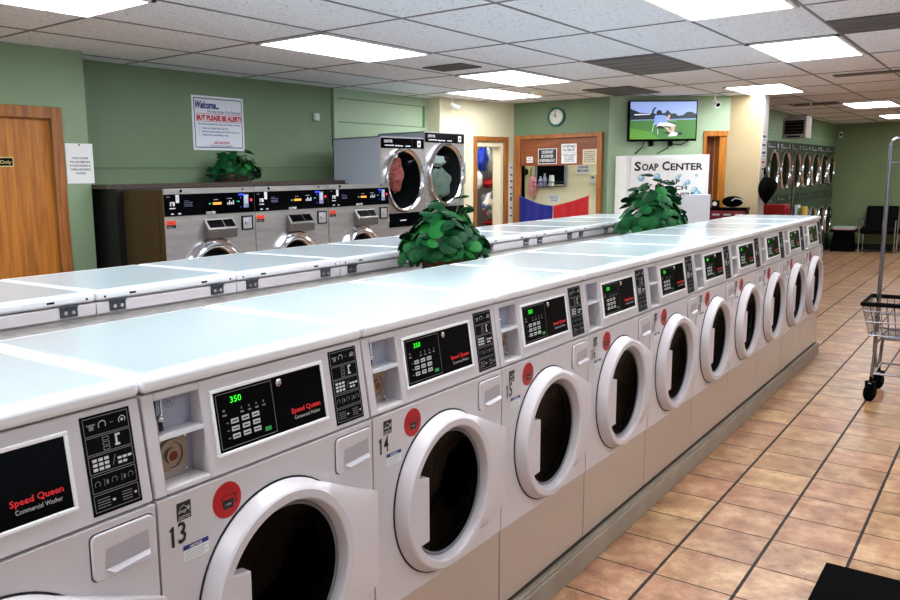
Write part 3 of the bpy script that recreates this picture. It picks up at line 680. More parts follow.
# ------------------------------------------------------------------ stainless washers, left wall
WS = .833
def make_steel_washer():
    t = thing('stainless_washer', (-3.2, 2.52, 0), 'x', 'washing machine', 'stainless steel washers by the left wall')
    y0, y1 = 2.523, 2.52+WS-.003; X = -3.2
    MB().box(X-.455, X-.006, y0, y1, 0, 1.515).build('cabinet', STEELREFL, t, bevel=.003)
    MB().box(X-.006, X, y0, y1, .1, 1.333).build('front_panel', STEEL, t)
    MB().box(X-.01, X+.006, y0, y1, 1.484, 1.522).sphere((X+.006, y0+.14, 1.505), .011, 1, 12, 8).sphere((X+.006, y1-.12, 1.505), .008, 1, 12, 8).build('top_trim', [STEEL, BLACKM], t)
    c = MB(); x = X+.004; c.box(X-.006, x, y0+.004, y1-.004, 1.338, 1.482, 0); x += .001
    def q(ya, yb, za, zb, mi): c.add([(x, y0+ya, za), (x, y0+yb, za), (x, y0+yb, zb), (x, y0+ya, zb)], [(0, 1, 2, 3)], mi)
    q(.095, .125, 1.425, 1.48, 1); c.text('1', (x+.001, y0+.110, 1.448), .022, m=6, align='c')
    c.text('2 - 4', (x, y0+.02, 1.462), .013, m=1); q(.045, .085, 1.405, 1.432, 1); q(.052, .07, 1.398, 1.424, 0); q(.04, .09, 1.385, 1.392, 1)
    q(.165, .205, 1.437, 1.439, 5); q(.165, .24, 1.425, 1.428, 5); q(.165, .235, 1.412, 1.415, 5); q(.165, .24, 1.40, 1.403, 5)
    q(.385, .40, 1.405, 1.415, 2); q(.42, .50, 1.402, 1.418, 3); q(.43, .47, 1.435, 1.438, 1)
    for k in range(4): q(.555+k*.018, .566+k*.018, 1.398, 1.414+.012*(k % 2), 1)
    q(.55, .60, 1.44, 1.443, 1); q(.65, .675, 1.415, 1.421, 2)
    q(.665, .72, 1.462, 1.472, 4); q(.683, .69, 1.44, 1.45, 4); q(.683, .69, 1.375, 1.381, 4)
    q(.715, .765, 1.370, 1.468, 5); q(.722, .758, 1.40, 1.46, 1); q(.722, .735, 1.372, 1.39, 1)
    q(.05, .075, 1.347, 1.355, 1); q(.11, .135, 1.347, 1.355, 1)
    cp = c.build('control_panel', [BLACK, ICON, LEDC, LEDO, LEDB, mat('label_blue_grey', (110, 120, 150), .4), PRINT], t, smooth=0)
    MB().lathe([(0, .011), (.003, .009), (.003, .0001)], (x, y0+.79, 1.425), seg=14).build('red_button', LEDR, cp)
    MB().text('DEXTER', (X+.007, y0+.4, 1.338), .024, m=0, align='c', bold=.03).build('brand_plate', ICON, cp, smooth=0)
    # dispenser
    c = MB(); c.prism([(X, 1.165), (X+.055, 1.165), (X+.06, 1.23), (X, 1.305)], 1, y0+.33, y0+.60, 0)
    dd = c.build('soap_dispenser', mat('dispenser_grey_steel', (120, 116, 112), .35, .8), t, bevel=.006)
    c = MB(); a_ = Vector((X+.012, 0, 1.292)); b_ = Vector((X+.052, 0, 1.242))
    def dq(ya, yb, mi): c.add([(b_.x+.002, ya, b_.z+.002), (b_.x+.002, yb, b_.z+.002), (a_.x+.002, yb, a_.z+.002), (a_.x+.002, ya, a_.z+.002)], [(0, 1, 2, 3)], mi)
    dq(y0+.35, y0+.485, 0); dq(y0+.495, y0+.585, 0)
    c.build('dispenser_lid', BLACK, dd, smooth=0)
    c = MB().box(X, X+.008, y0+.69, y0+.80, 1.205, 1.31, 0).box(X+.008, X+.010, y0+.70, y0+.785, 1.215, 1.30, 1).lathe([(.01, .022), (.02, .02), (.022, .0001)], (X, y0+.735, 1.265), seg=20, m=1)
    c.build('coin_lock', [BLACKM, SCRATCH], t)
    c = MB().add([(X+.001, y0+.012, 1.255), (X+.001, y0+.09, 1.255), (X+.001, y0+.09, 1.278), (X+.001, y0+.012, 1.278)], [(0, 1, 2, 3)], 1).add([(X+.001, y0+.012, 1.278), (X+.001, y0+.09, 1.278), (X+.001, y0+.09, 1.306), (X+.001, y0+.012, 1.306)], [(0, 1, 2, 3)], 0)
    c.text('WARNING', (X+.002, y0+.02, 1.286), .012, m=1); c.text('Instructions', (X+.002, y0+.02, 1.262), .009, m=2)
    c.build('warning_sticker', [mat('orange_red', (232, 66, 24), .5), PRINT, PAPER], t, smooth=0)
    c = MB().lathe([(0, .285), (.02, .283), (.035, .27), (.03, .258), (.045, .25), (.05, .235), (.04, .225), (.045, .215), (.03, .20), (.01, .195)], (X, y0+.41, .885), seg=56)
    dr_ = c.build('door', CHROME, t)
    MB().lathe([(.012, .197), (.03, .12), (.036, .0001)], (X, y0+.41, .885), seg=40).build('door_glass', BLACK, dr_)
    return t
sw0 = make_steel_washer()
for k, l in enumerate(('stainless steel washer nearest the black recess, left of the three', 'middle stainless steel washer under the plant basket', 'right stainless steel washer beside the tall dryer')):
    o = sw0 if k == 0 else copy_tree(sw0)
    o.location = (-3.2, 2.52+WS*k, 0); o['label'] = l
o = MB().box(-3.60, -3.26, 2.519, 2.5215, .02, 1.46, 0).build('side_cover', STEELREFL, sw0)
c = MB().box(-4.19, -3.70, 2.425, 5.0, 1.525, 1.556, 0).box(-4.19, -3.66, 2.47, 5.0, 0, 1.5245, 1).build('wall_ledge', [GRANITE, DARKSIDE]); tag(c, 'dark granite-look ledge behind the stainless washers', 'ledge')

# ------------------------------------------------------------------ stacked dryers
def make_dryer(X, y0, w_, H_, depth, mats, name, pocket=True, brand='DEXTER', zc=None, r=None, glass=GLASSL, opened=False):
    """stacked two pocket dryer with its front at X facing +x"""
    body, front_m, band = mats
    t = thing(name, (X, y0, 0), 'x', 'dryer'); y1 = y0+w_-.004; ym = (y0+y1)/2
    r = r or w_*.40; zu = H_-.40-.01 if zc is None else zc[0]; zl = .70 if zc is None else zc[1]
    # front plate with two holes is built from ring-to-rectangle strips
    def plate(z0, z1, zc_, mb):
        n = 48; out = []
        for k in range(n):
            th = 2*pi*k/n; c_, s_ = math.cos(th), math.sin(th); ts = []
            if abs(c_) > 1e-6: ts.append(((y1 if c_ > 0 else y0)-ym)/c_)
            if abs(s_) > 1e-6: ts.append(((z1 if s_ > 0 else z0)-zc_)/s_)
            q_ = min(ts); out.append([ym+c_*q_, zc_+s_*q_])
        for cy_, cz_ in ((y0, z0), (y0, z1), (y1, z0), (y1, z1)):
            k = min(range(n), key=lambda i: (out[i][0]-cy_)**2+(out[i][1]-cz_)**2); out[k] = [cy_, cz_]
        vs = [(X, p[0], p[1]) for p in out]+[(X, ym+r*.93*math.cos(2*pi*k/n), zc_+r*.93*math.sin(2*pi*k/n)) for k in range(n)]
        mb.add(vs, [(k, (k+1) % n, n+(k+1) % n, n+k) for k in range(n)], 0)
    mid = (zu+zl)/2+.05
    fp = MB(); plate(mid, H_-.005, zu, fp); plate(.1, mid, zl, fp); fp.box(X-.03, X, y0, y1, .0, .1)
    fp.build('front_panel', front_m, t)
    c = MB().box(X-depth, X-depth+.01, y0, y1, 0, H_).box(X-depth, X-.001, y0, y0+.006, 0, H_).box(X-depth, X-.001, y1-.006, y1, 0, H_).box(X-depth, X-.001, y0, y1, H_-.01, H_).box(X-depth, X-.001, y0, y1, mid-.01, mid+.01)
    c.build('cabinet', body, t)
    c = MB().box(X, X+.008, y0+.012, y0+w_*.70, H_-.105, H_-.012, 0).box(X, X+.008, y0+w_*.72, y1-.012, H_-.105, H_-.012, 0)
    x = X+.009
    c.text(brand, (x, y0+.05, H_-.055), .035, m=1, bold=.03)
    for a_, b_, z_ in ((.06, .2, .085), (.22, .34, .088), (.38, .46, .088)): c.box(x-.001, x, y0+a_*w_/.7, y0+b_*w_/.7, H_-z_, H_-z_+.01, 1)
    c.box(x-.001, x, y0+w_*.82, y0+w_*.90, H_-.09, H_-.03, 1); c.box(x-.0005, x+.0005, y0+w_*.845, y0+w_*.875, H_-.07, H_-.05, 0)
    c.build('upper_control_panel', [band, ICON], t, smooth=0)
    c = MB().box(X, X+.008, y0+.012, y1-.012, mid-.085, mid+.045, 0)
    c.text('15', (x, y0+.07, mid-.03), .06, m=1, bold=.03)
    c.box(x-.001, x, y0+w_*.4, y0+w_*.55, mid-.03, mid-.02, 1)
    c.build('lower_control_panel', [band, ICON], t, smooth=0)
    for zc_, op in ((zu, opened), (zl, False)):
        c = MB().lathe([(0, r), (.025, r), (.040, r*.975), (.043, r*.93), (.030, r*.88), (.02, r*.86)], (X, ym, zc_), seg=48)
        dn = c.build('door', CHROME, t)
        MB().lathe([(.022, r*.87), (.03, r*.5), (.034, .0001)], (X, ym, zc_), seg=40).build('door_glass', glass, dn)
        MB().box(X, X+.025, ym+r*.98, y1-.002, zc_-.10+.0, zc_+.12).build('door_hinge', front_m, dn, bevel=.004)
        MB().lathe([(0, r*.92), (-.02, r*.9), (-min(.5, depth-.1), r*.9), (-min(.5, depth-.1), .0001)], (X, ym, zc_), seg=40).build('drum', mat('dryer_drum_grey', (60, 62, 66), .4, .6), t)
    return t, (X, ym, zu, r)
gm = [GALV, STEEL, BLACK]
d1, i1 = make_dryer(-3.3, 5.03, .70, 1.946, .57, gm, 'stacked_dryer', zc=(1.545, .74), r=.30)
tag(d1, 'stainless stacked dryer with grey side panel and red-brown clothes behind its door', 'dryer', 'stacked dryers in the left corner')
d2, i2 = make_dryer(-3.3, 5.735, .73, 2.012, .57, gm, 'stacked_dryer', zc=(1.595, .76), r=.315)
tag(d2, 'taller stainless stacked dryer full of grey and white laundry', 'dryer', 'stacked dryers in the left corner')
def cloth_blob(name, c, s_, matl, label, cat='laundry', seed=0, folds=5):
    random.seed(seed); ph = [random.uniform(0, 6) for _ in range(6)]
    m = MB(); seg, rg = 28, 18; vs = []
    for i in range(rg+1):
        th = pi*i/rg
        for k in range(seg):
            a_ = 2*pi*k/seg
            w_ = 1+.13*math.sin(folds*a_+ph[0]+2*th)+.09*math.sin(3*th*2+ph[1]+a_)+.06*math.sin(9*a_+ph[2])*math.sin(th*3)
            vs.append((c[0]+s_[0]*w_*math.sin(th)*math.cos(a_), c[1]+s_[1]*w_*math.sin(th)*math.sin(a_), c[2]+s_[2]*w_*math.cos(th)))
    m.add(vs, [(i*seg+k, (i+1)*seg+k, (i+1)*seg+(k+1) % seg, i*seg+(k+1) % seg) for i in range(rg) for k in range(seg)])
    o = m.build(name, matl, smooth=80); return tag(o, label, cat)
STRIPE = mat('red_brown_striped_cloth', (214, 104, 96), .8, noise=36, nscale=10, stretch=(1, 1, 6))
cloth_blob('folded_cloth', (-3.345, 5.31, 1.60), (.035, .12, .15), STRIPE, 'red-brown striped cloth tumbling behind the left dryer door', seed=3, folds=7)
cloth_blob('white_cloth', (-3.272, 5.22, 1.775), (.005, .035, .022), PAPER, 'small white cloth above the red-brown cloth in the left dryer', seed=5)
cloth_blob('grey_laundry', (-3.365, 6.10, 1.50), (.05, .19, .14), mat('grey_green_cloth', (150, 165, 150), .8, noise=20, nscale=6), 'grey green laundry heap behind the right dryer door', seed=8)
cloth_blob('white_laundry', (-3.37, 6.05, 1.73), (.045, .15, .05), PAPER, 'white laundry on top of the heap in the right dryer', seed=9)

# far bank of dryers
dm_ = [DRYG, DRYG, DRYP]
fd, _ = make_dryer(-1.65, 12.1, .785, 2.01, .8, dm_, 'wall_dryer', zc=(1.58, .62), r=.31, glass=GLASSD)
lab = ['dark green wall dryer nearest the pillar, first of the far bank', 'second dark green dryer of the far bank', 'third dark green dryer of the far bank, behind the thin post', 'fourth dark green dryer of the far bank', 'third dark green dryer from the back corner of the far bank', 'second dark green dryer from the back corner of the far bank', 'dark green dryer in the back corner, last of the far bank']
for k in range(7):
    o = fd if k == 0 else copy_tree(fd)
    o.location = (-1.65, 12.1+.785*k-.0, 0); tag(o, lab[k], 'dryer', 'dark green dryers along the far wall')
# blank green panel left of the bank
struct('trim_4', MB().box(-1.75, -1.66, 9.87, 12.09, 0, 2.02), DRYG)

# ------------------------------------------------------------------ plants
def leaf(mb, c, nrm, up, s_, mi):
    nrm = Vector(nrm).normalized(); up = Vector(up); up = (up-nrm*up.dot(nrm)).normalized(); sd = nrm.cross(up); c = Vector(c)
    pts = []
    for k in range(16):
        a_ = 2*pi*k/16; r_ = .5*(1+.05*math.cos(a_)-.10*max(0, -math.cos(a_))**6*2)
        pts.append((r_*math.sin(a_)*1.02, r_*math.cos(a_)))
    cup = .16
    ring = lambda q, h: [c+s_*q*(sd*a_+up*b_)+nrm*s_*(h-cup*q*q*(abs(a_)*1.2)**1.3-.10*q*q*max(0, b_)*2*.6) for a_, b_ in pts]
    vs = [c]+ring(.55, .035)+ring(1, .0)
    n = 16; mb.add(vs, [(0, 1+k, 1+(k+1) % n) for k in range(n)]+[(1+k, 1+n+k, 1+n+(k+1) % n, 1+(k+1) % n) for k in range(n)], mi)
def plant(name, base, rx, ry, hz, n, ls, label, basket, seed, trail=0):
    random.seed(seed); t = thing(name, base, label, 'plant'); bx, by, bz = base
    f = MB(); st = MB()
    for k in range(n):
        u = random.uniform(0, 2*pi); v = random.random()**.75
        el = math.asin(min(1, random.uniform(-.12, 1)))
        rad = random.uniform(.72, 1.0) if k % 4 else random.uniform(.4, .8)
        d_ = Vector((math.cos(u)*math.cos(el), math.sin(u)*math.cos(el), math.sin(el)))
        lump = 1+.13*math.sin(3*u+seed)+.08*math.sin(5*el+2*u)
        p = Vector((bx+rx*d_.x*rad*lump, by+ry*d_.y*rad*lump, bz+.07+max(-.02, d_.z)*(hz-.09)*rad*lump))
        if basket == 'wicker' and d_.x-d_.y > .5: p.z = max(p.z, bz+.105)
        nrm = Vector((d_.x*.9+random.uniform(-.6, .6), d_.y*.9+random.uniform(-.6, .6), d_.z*.7+.55+random.uniform(-.4, .5)))
        s_ = ls*random.uniform(.7, 1.2)
        leaf(f, p, nrm, Vector((random.uniform(-.4, .4), random.uniform(-.4, .4), -1)), s_, random.choice((0, 0, 0, 1, 1, 2)))
        if k % 3 == 0:
            q = Vector((bx+random.uniform(-.03, .03), by+random.uniform(-.03, .03), bz+.05)); mdp = (p+q)/2+Vector((0, 0, .04))
            st.tube([q, mdp, p], .0022, 5)
    for k in range(trail):
        u = random.uniform(0, 2*pi); p = Vector((bx+rx*1.08*math.cos(u), by+ry*1.08*math.sin(u), bz+random.uniform(.06, .13)))
        leaf(f, p, (math.cos(u), math.sin(u), .5), (0, 0, -1), ls*.8, random.choice((0, 1)))
    f.build('foliage', LEAF, t, smooth=80, fix=False); st.build('stems', STEM, t)
    if basket == 'wicker':
        c = MB(); c.lathe([(.002, .085), (.03, .10), (.07, .105), (.075, .09), (.03, .085), (.03, .0001)], base, (0, 0, 1), 28, 0, cap0=True)
        for q in range(3): c.tube([(bx+.103*math.cos(a_*pi/12), by+.103*math.sin(a_*pi/12), bz+.016+.022*q+.004*(-1)**a_) for a_ in range(24)], .008, 6, 0, closed=True)
        c.build('basket', WICKER, t)
    else:
        c = MB()
        for R_, z_ in ((.30, .065), (.24, .035), (.17, .008)): c.tube([(bx+.45*R_*math.cos(a_*pi/16), by+R_*math.sin(a_*pi/16), bz+z_) for a_ in range(32)], .004, 6, 0, closed=True)
        for a_ in range(20):
            e = a_*pi/10; c.tube([(bx+.45*.17*math.cos(e), by+.17*math.sin(e), bz+.008), (bx+.45*.24*math.cos(e), by+.24*math.sin(e), bz+.035), (bx+.45*.30*math.cos(e), by+.30*math.sin(e), bz+.065)], .003, 5)
        wb = c.build('wire_tray', BASKETW, t)
        MB().lathe([(.004, .09), (.055, .15), (.06, .14), (.02, .0001)], base, (0, 0, 1), 28, 0, True, sc=(.55, 1.15)).build('pot', WICKER, t)
    return t
plant('potted_plant', (-.90, 2.44, 1.1105), .20, .23, .36, 230, .080, 'round-leaved green plant in a wicker basket between the rows, nearer one', 'wicker', 11, 12)
# its tall single leaf
plant('potted_plant', (-.88, 5.27, 1.1105), .21, .38, .43, 230, .10, 'large round-leaved green plant in front of the soap cabinet', 'wicker', 23, 26)
plant('potted_plant', (-4.0, 3.89, 1.5565), .12, .25, .29, 130, .075, 'green plant in a black wire tray on the ledge above the stainless washers', 'wire', 5, 8)

# ------------------------------------------------------------------ signs and things on the left
x = -4.196
c = MB().box(-4.2, x, 3.62, 4.20, 1.83, 2.285, 0)
x += .001
def fr(mb, y0, y1, z0, z1, t_, mi, xx): mb.box(xx, xx+.0005, y0, y1, z0, z0+t_, mi).box(xx, xx+.0005, y0, y1, z1-t_, z1, mi).box(xx, xx+.0005, y0, y0+t_, z0, z1, mi).box(xx, xx+.0005, y1-t_, y1, z0, z1, mi)
fr(c, 3.64, 4.18, 1.85, 2.265, .007, 4, x); x += .002
c.text('Welcome...', (x, 3.655, 2.18), .085, m=2, shear=.35, bold=.045, width=.26)
c.text('We Appreciate Your Business!', (x, 4.165, 2.145), .034, m=2, align='r', shear=.35, bold=.01, width=.38)
c.box(x-.001, x-.0005, 3.66, 4.165, 2.133, 2.137, 3)
c.text('BUT PLEASE BE ALERT!', (x, 3.915, 2.083), .055, m=3, align='c', bold=.06, width=.50)
c.box(x-.001, x-.0005, 3.66, 4.165, 2.070, 2.074, 3)
c.text('We Are Not Responsible For Your Lost Clothing or Property', (x, 3.915, 2.043), .022, m=1, align='c', bold=.02, width=.48)
for k, s_ in enumerate(('Watch Your Clothes While They Wash', 'Please Do Not Leave Children or Use of Others in Laundry Area', 'Please Do Not Overload Machines or Dye')):
    c.text(s_, (x, 3.72, 2.008-k*.028), .020, m=1, bold=.02, width=.42 if k == 1 else .29); c.text('1', (x, 3.685, 2.008-k*.028), .02, m=3, bold=.03)
c.text('USE CAUTION', (x, 3.93, 1.885), .028, m=3, align='c', bold=.03)
c.text('Thank You For Your Cooperation', (x, 3.93, 1.862), .018, m=1, align='c', bold=.02)
tag(c.build('welcome_sign', [mat('sign_white', (225, 228, 238), .4), BLUETXT, BLUETXT, mat('sign_red', (190, 10, 34), .5), PRINT], smooth=0), 'white framed wall sign reading Welcome and BUT PLEASE BE ALERT', 'sign')
x = -3.866
c = MB().box(-3.8695, x, 2.232, 2.442, 1.567, 1.842, 0); x += .001
tag(c.build('clothing_notice', [PAPER]), 'white paper notice about clothes pinned at the wall corner', 'notice')
nt_ = [o for o in bpy.data.objects if o.name.startswith('clothing_notice')][0]
MB().sphere((-3.864, 2.337, 1.832), .006, 0, 10, 6).build('pin', BLACKM, nt_)
c = MB()
for k, s_ in enumerate(('YOUR CLOTHES', 'WILL BE REMOVED', 'IF UNATTENDED &', 'THERE ARE PEOPLE', 'WAITING')):
    c.text(s_, (x, 2.337, 1.735-k*.026), .019, m=0, align='c', bold=.02, width=min(.16, .0108*len(s_)))
c.build('lettering', PRINT, nt_, smooth=0)
o = MB().box(-4.2, -4.165, 5.12, 5.185, 2.135, 2.205).build('wall_sensor', mat('sensor_white', (215, 220, 215), .5), bevel=.005); tag(o, 'small white square sensor high on the recess wall', 'sensor')

# clock
t = thing('wall_clock', (-3.255, 8.47, 2.155), 'round wall clock with teal rim above the service hatch', 'clock')
t.location = (-3.255, 8.5, 2.16); ORG[t.name] = Vector(t.location)
cc = (-3.24, 8.5, 2.272)
MB().lathe([(0, .115), (.03, .115), (.035, .105), (.03, .092), (.012, .09)], cc, (0, -1, 0), 40).build('rim', TEAL, t)
MB().lathe([(.012, .091), (.0125, .0001)], cc, (0, -1, 0), 40).build('clock_face', OFFW, t)
c = MB(); c.obox((cc[0]-.018, 8.484, cc[2]+.012), (-.83, 0, .55), (.55, 0, .83), (0, 1, 0), .028, .004, .001).obox((cc[0]-.012, 8.483, cc[2]+.03), (-.2, 0, .9), (.9, 0, .2), (0, 1, 0), .035, .003, .001)
c.build('hands', PRINT, t)
c = MB()
for k in range(12): c.text(str(k+1), (cc[0]+.07*math.sin((k+1)*pi/6), 8.4865, cc[2]+.07*math.cos((k+1)*pi/6)-.007), .02, u=(1, 0, 0), align='c', bold=.01)
c.build('numerals', PRINT, t, smooth=0)

# papers on board, facing -y
def poster(name, x0, x1, z0, z1, y, lines, label, m=PAPER, dark=False, cat='notice', lm=PRINT):
    c = MB().box(x0, x1, y-.003, y, z0, z1, 0)
    n = len(lines); hh = (z1-z0)*.82/n
    if dark: c.box(x0+.008, x1-.008, y-.0036, y-.003, z0+.008, z1-.008, 1)
    for k, s_ in enumerate(lines):
        c.text(s_, ((x0+x1)/2, y-.0045, z1-(z1-z0)*.09-hh*(k+.8)), hh*.95, u=(1, 0, 0), m=0 if dark else 1, align='c', bold=.02, width=(x1-x0)*.82*min(1, .35+len(s_)/max(len(q) for q in lines)*.65))
    return tag(c.build(name, [m, lm], smooth=0), label, cat)
poster('warning_sign', -3.47, -3.217, 1.705, 1.893, 8.475, ('CHILDREN MUST', 'BE SUPERVISED', 'BY RESPONSIBLE ADULT'), 'black and white sign on the brown board about supervising children', dark=True, cat='sign')
poster('small_paper', -3.63, -3.545, 1.727, 1.80, 8.475, ('NO', 'PETS'), 'tiny white square paper at the left of the brown board')
poster('paper_notice', -3.158, -2.957, 1.834, 1.942, 8.475, ('NOT RESPONSIBLE', 'FOR ITEMS LEFT'), 'upper one of two white papers in the middle of the brown board')
poster('paper_notice', -3.155, -2.954, 1.707, 1.831, 8.475, ('PLEASE CLEAN', 'UP AFTER', 'YOURSELF', 'THANK YOU'), 'lower one of two white papers in the middle of the brown board')
poster('typed_notice', -2.878, -2.70, 1.69, 1.868, 8.475, ('STORE HOURS AND', 'RULES FOR USE OF', 'THE WASHERS AND', 'DRYERS PLEASE', 'READ THIS FIRST', 'LAST WASH AT NINE'), 'cream typed notice at the right of the brown board', m=CREAMPAPER)
# red and blue cloth hung across the hatch
def drape(y, x0, x1, ztop, mt, name, label, nph):
    m = MB()
    def fn(u, v):
        X_ = x0+(x1-x0)*u; zt = ztop(u); zb = .93
        return (X_, y+.012*math.sin(u*9+nph+v*2)*(.3+v)+.006*math.sin(u*23), zt+(zb-zt)*v)
    m.grid(fn, 28, 14); return tag(m.build(name, mt, solid=.004, smooth=80), label, 'cloth')
drape(8.41, -3.695, -3.225, lambda u: 1.32-.125*math.sin(u*pi/2), BLUEC, 'blue_cloth', 'blue cloth hanging across the lower left of the service hatch', 0)
drape(8.41, -3.22, -2.755, lambda u: 1.195+.125*u**1.2, REDC, 'red_cloth', 'red cloth hanging across the lower right of the service hatch', 2)
# office contents (wall at y = 9.35)
struct('wall_hatch_back', MB().box(-4.09, -2.25, 9.0, 9.05, 0, H), OFFICE)
Y = 9.0
t = thing('wall_shelf', (-3.55, Y, 1.35), 'black wall opening with a wire rack behind the service hatch', 'shelf')
MB().box(-3.74, -3.345, Y-.02, Y, 1.45, 1.85).build('dark_opening', BLACKM, t)
for a_, b_ in ((-3.765, -3.74), (-3.345, -3.315)): MB().box(a_, b_, Y-.04, Y, 1.42, 1.85).build('side_frame', mat('blue_grey_frame', (130, 140, 150), .4), t)
c = MB()
for z in (1.42, 1.48): c.tube([(-3.74, Y-.02, z), (-3.74, Y-.14, z), (-3.34, Y-.14, z), (-3.34, Y-.02, z)], .005, 6)
for k in range(10): c.tube([(-3.73+k*.042, Y-.14, 1.42), (-3.73+k*.042, Y-.14, 1.48)], .003, 5); c.tube([(-3.73+k*.042, Y-.14, 1.42), (-3.73+k*.042, Y-.03, 1.42)], .003, 5)
c.build('wire_rack', BASKETW, t)
LIL = mat('lilac_plastic', (160, 160, 205), .4); GLI = mat('grey_lilac', (140, 145, 175), .4)
for k, (xx, hh, mm, nm_, lb) in enumerate(((-3.66, .13, LIL, 'spray_bottle', 'lilac bottle at the left of the wire rack behind the hatch'), (-3.60, .165, GLI, 'bottle', 'grey lilac bottle in the middle of the wire rack'), (-3.50, .14, PAPER, 'paper_cup', 'white cup stack on the wire rack behind the hatch'))):
    if nm_ == 'paper_cup': prof = [(0, .042), (hh, .030), (hh-.002, .028)]
    else: prof = [(0, .030), (hh*.6, .030), (hh*.75, .014), (hh, .012)]
    tag(MB().lathe(prof, (xx, Y-.08, 1.427), (0, 0, 1), 20, 0, True, True).build(nm_, mm), lb, 'bottle' if k < 2 else 'cup')
cloth_blob('pink_towel', (-3.78, 8.93, 1.42), (.06, .035, .13), PINK, 'pink towel hanging beside the wire rack behind the hatch', 'towel', 12)
tag(MB().tube([(-3.80, 8.93, 1.56), (-3.82, 8.95, 1.62), (-3.83, 8.995, 1.66)], .006, 8).build('towel_hook', BASKETW), 'dark hook holding the pink towel', 'hook')
o = MB().box(-3.995, -3.90, Y-.06, Y, 1.57, 1.66).box(-3.90, -3.875, Y-.06, Y-.01, 1.58, 1.65).build('wall_phone', BLACKM, bevel=.008); tag(o, 'black wall phone at the left inside the hatch', 'phone')
poster('office_notice', -3.587, -3.413, 1.214, 1.308, Y, ('PLEASE DO NOT', 'LEAN ON', 'COUNTER'), 'white notice under the wire rack behind the hatch')
poster('office_paper', -3.195, -3.011, 1.58, 1.70, Y, ('CHANGE', 'MACHINE'), 'white paper high on the cream wall behind the hatch')
o = MB().box(-3.0, -2.91, Y-.05, Y, 1.455, 1.567, 0).box(-2.97, -2.93, Y-.052, Y-.05, 1.52, 1.54, 1).build('wall_box', [OFFW, PRINT], bevel=.003); tag(o, 'small white box on the cream wall at the right inside the hatch', 'box')
t = thing('ceiling_light', (-3.2, 8.8, H-.03), 'small unseen panel added to light the office behind the hatch', 'ceiling light')
MB().box(-3.6, -2.8, 8.66, 8.94, H-.02, H-.002).build('diffuser', LAMPM, t)  # hidden lamp added to brighten the office
# closet contents
cloth_blob('blue_shirt', (-4.42, 8.70, 1.79), (.06, .11, .14), mat('royal_blue', (25, 60, 190), .7), 'blue shirt hanging inside the small doorway', 'shirt', 21)
cloth_blob('white_shirt', (-4.42, 8.62, 1.52), (.05, .06, .10), PAPER, 'white shirt hanging below the blue one inside the small doorway', 'shirt', 22)
cloth_blob('grey_garment', (-4.44, 8.98, 1.79), (.06, .10, .19), SCRATCH, 'grey garment hanging at the back of the small doorway', 'garment', 23)
tag(MB().tube([(-4.42, 8.2, 2.02), (-4.42, 9.7, 2.02)], .012, 10).build('clothes_rail', CHROME), 'clothes rail inside the small doorway', 'rail')
cloth_blob('floral_laundry_bag', (-4.34, 8.82, 1.20), (.12, .19, .15), FLORAL, 'pale floral laundry bag inside the small doorway', 'laundry bag', 24, 4)
cloth_blob('red_blanket', (-4.40, 8.88, 1.47), (.12, .16, .055), REDC, 'red blanket above the floral bag inside the doorway', 'blanket', 25)
cloth_blob('red_heap', (-4.36, 8.95, .925), (.12, .17, .055), REDC, 'red heap of cloth at the foot of the floral bag', 'laundry', 26)
tag(MB().box(-4.6, -4.2, 8.55, 9.25, 0, .83).build('closet_shelf', DARKSIDE), 'dark shelf unit under the laundry inside the doorway', 'shelf')
t = thing('ceiling_light', (-4.4, 8.2, H-.03), 'small unseen panel added to light the closet behind the doorway', 'ceiling light')
MB().box(-4.6, -4.2, 7.7, 8.5, H-.02, H-.002).build('diffuser', LAMPM, t)  # hidden lamp added so the closet is not dark
# tall white strip sign on yellow wall, right of doorway
c = MB(); wline(c, YA, YB, 1.262, 1.335, .85, 1.735, .012, .014, 0)
da = (Vector((YB[0]-YA[0], YB[1]-YA[1], 0))).normalized(); na = Vector((da.y, -da.x, 0)); 
def yp(s_, z, off): p = Vector((YA[0], YA[1], 0))+da*s_+na*off; return (p.x, p.y, z)
for k, (z, mm) in enumerate(((1.69, 2), (1.60, 1), (1.52, 1), (1.44, 1), (1.36, 1), (1.18, 1), (1.08, 1), (.97, 2))):
    wline(c, YA, YB, 1.275, 1.322, z-.03, z-.012, .002, .0155, mm)
wline(c, YA, YB, 1.283, 1.315, 1.25, 1.30, .002, .0155, 1)
s_ = c.build('strip_poster', [OFFW, PRINT, mat('teal_print', (70, 150, 170), .5)], smooth=0); tag(s_, 'tall narrow white strip poster between the doorway and the hatch', 'poster')
# security cameras
def sec_cam(loc, direction, label):
    t = thing('security_camera', loc, label, 'camera', 'white bullet security cameras'); L_ = Vector(loc); D = Vector(direction).normalized()
    MB().lathe([(0, .035), (.012, .03), (.012, .0001)], L_, (0, 0, -1), 20, 0, True).build('mount', PAPER, t)
    MB().tube([L_+Vector((0, 0, -.01)), L_+Vector((0, 0, -.06)), L_+Vector((0, 0, -.07))+D*.02], .009, 8).build('arm', PAPER, t)
    b = MB().lathe([(-.06, .024), (-.055, .030), (.05, .030), (.06, .034), (.062, .034), (.062, .026), (.055, .025)], L_+Vector((0, 0, -.09))+D*.03, D, 20, 0, True).build('camera_body', mat('camera_white', (235, 235, 232), .35), t)
    MB().lathe([(.054, .026), (.056, .0001)], L_+Vector((0, 0, -.09))+D*.03, D, 16).build('lens', BLACK, b)
sec_cam((-3.93, 7.22, H), (.8, .5, -.35), 'white bullet camera on the ceiling edge at the cream wall')
sec_cam((-1.60, 9.28, H), (.6, -.7, -.4), 'white bullet camera right of the television')
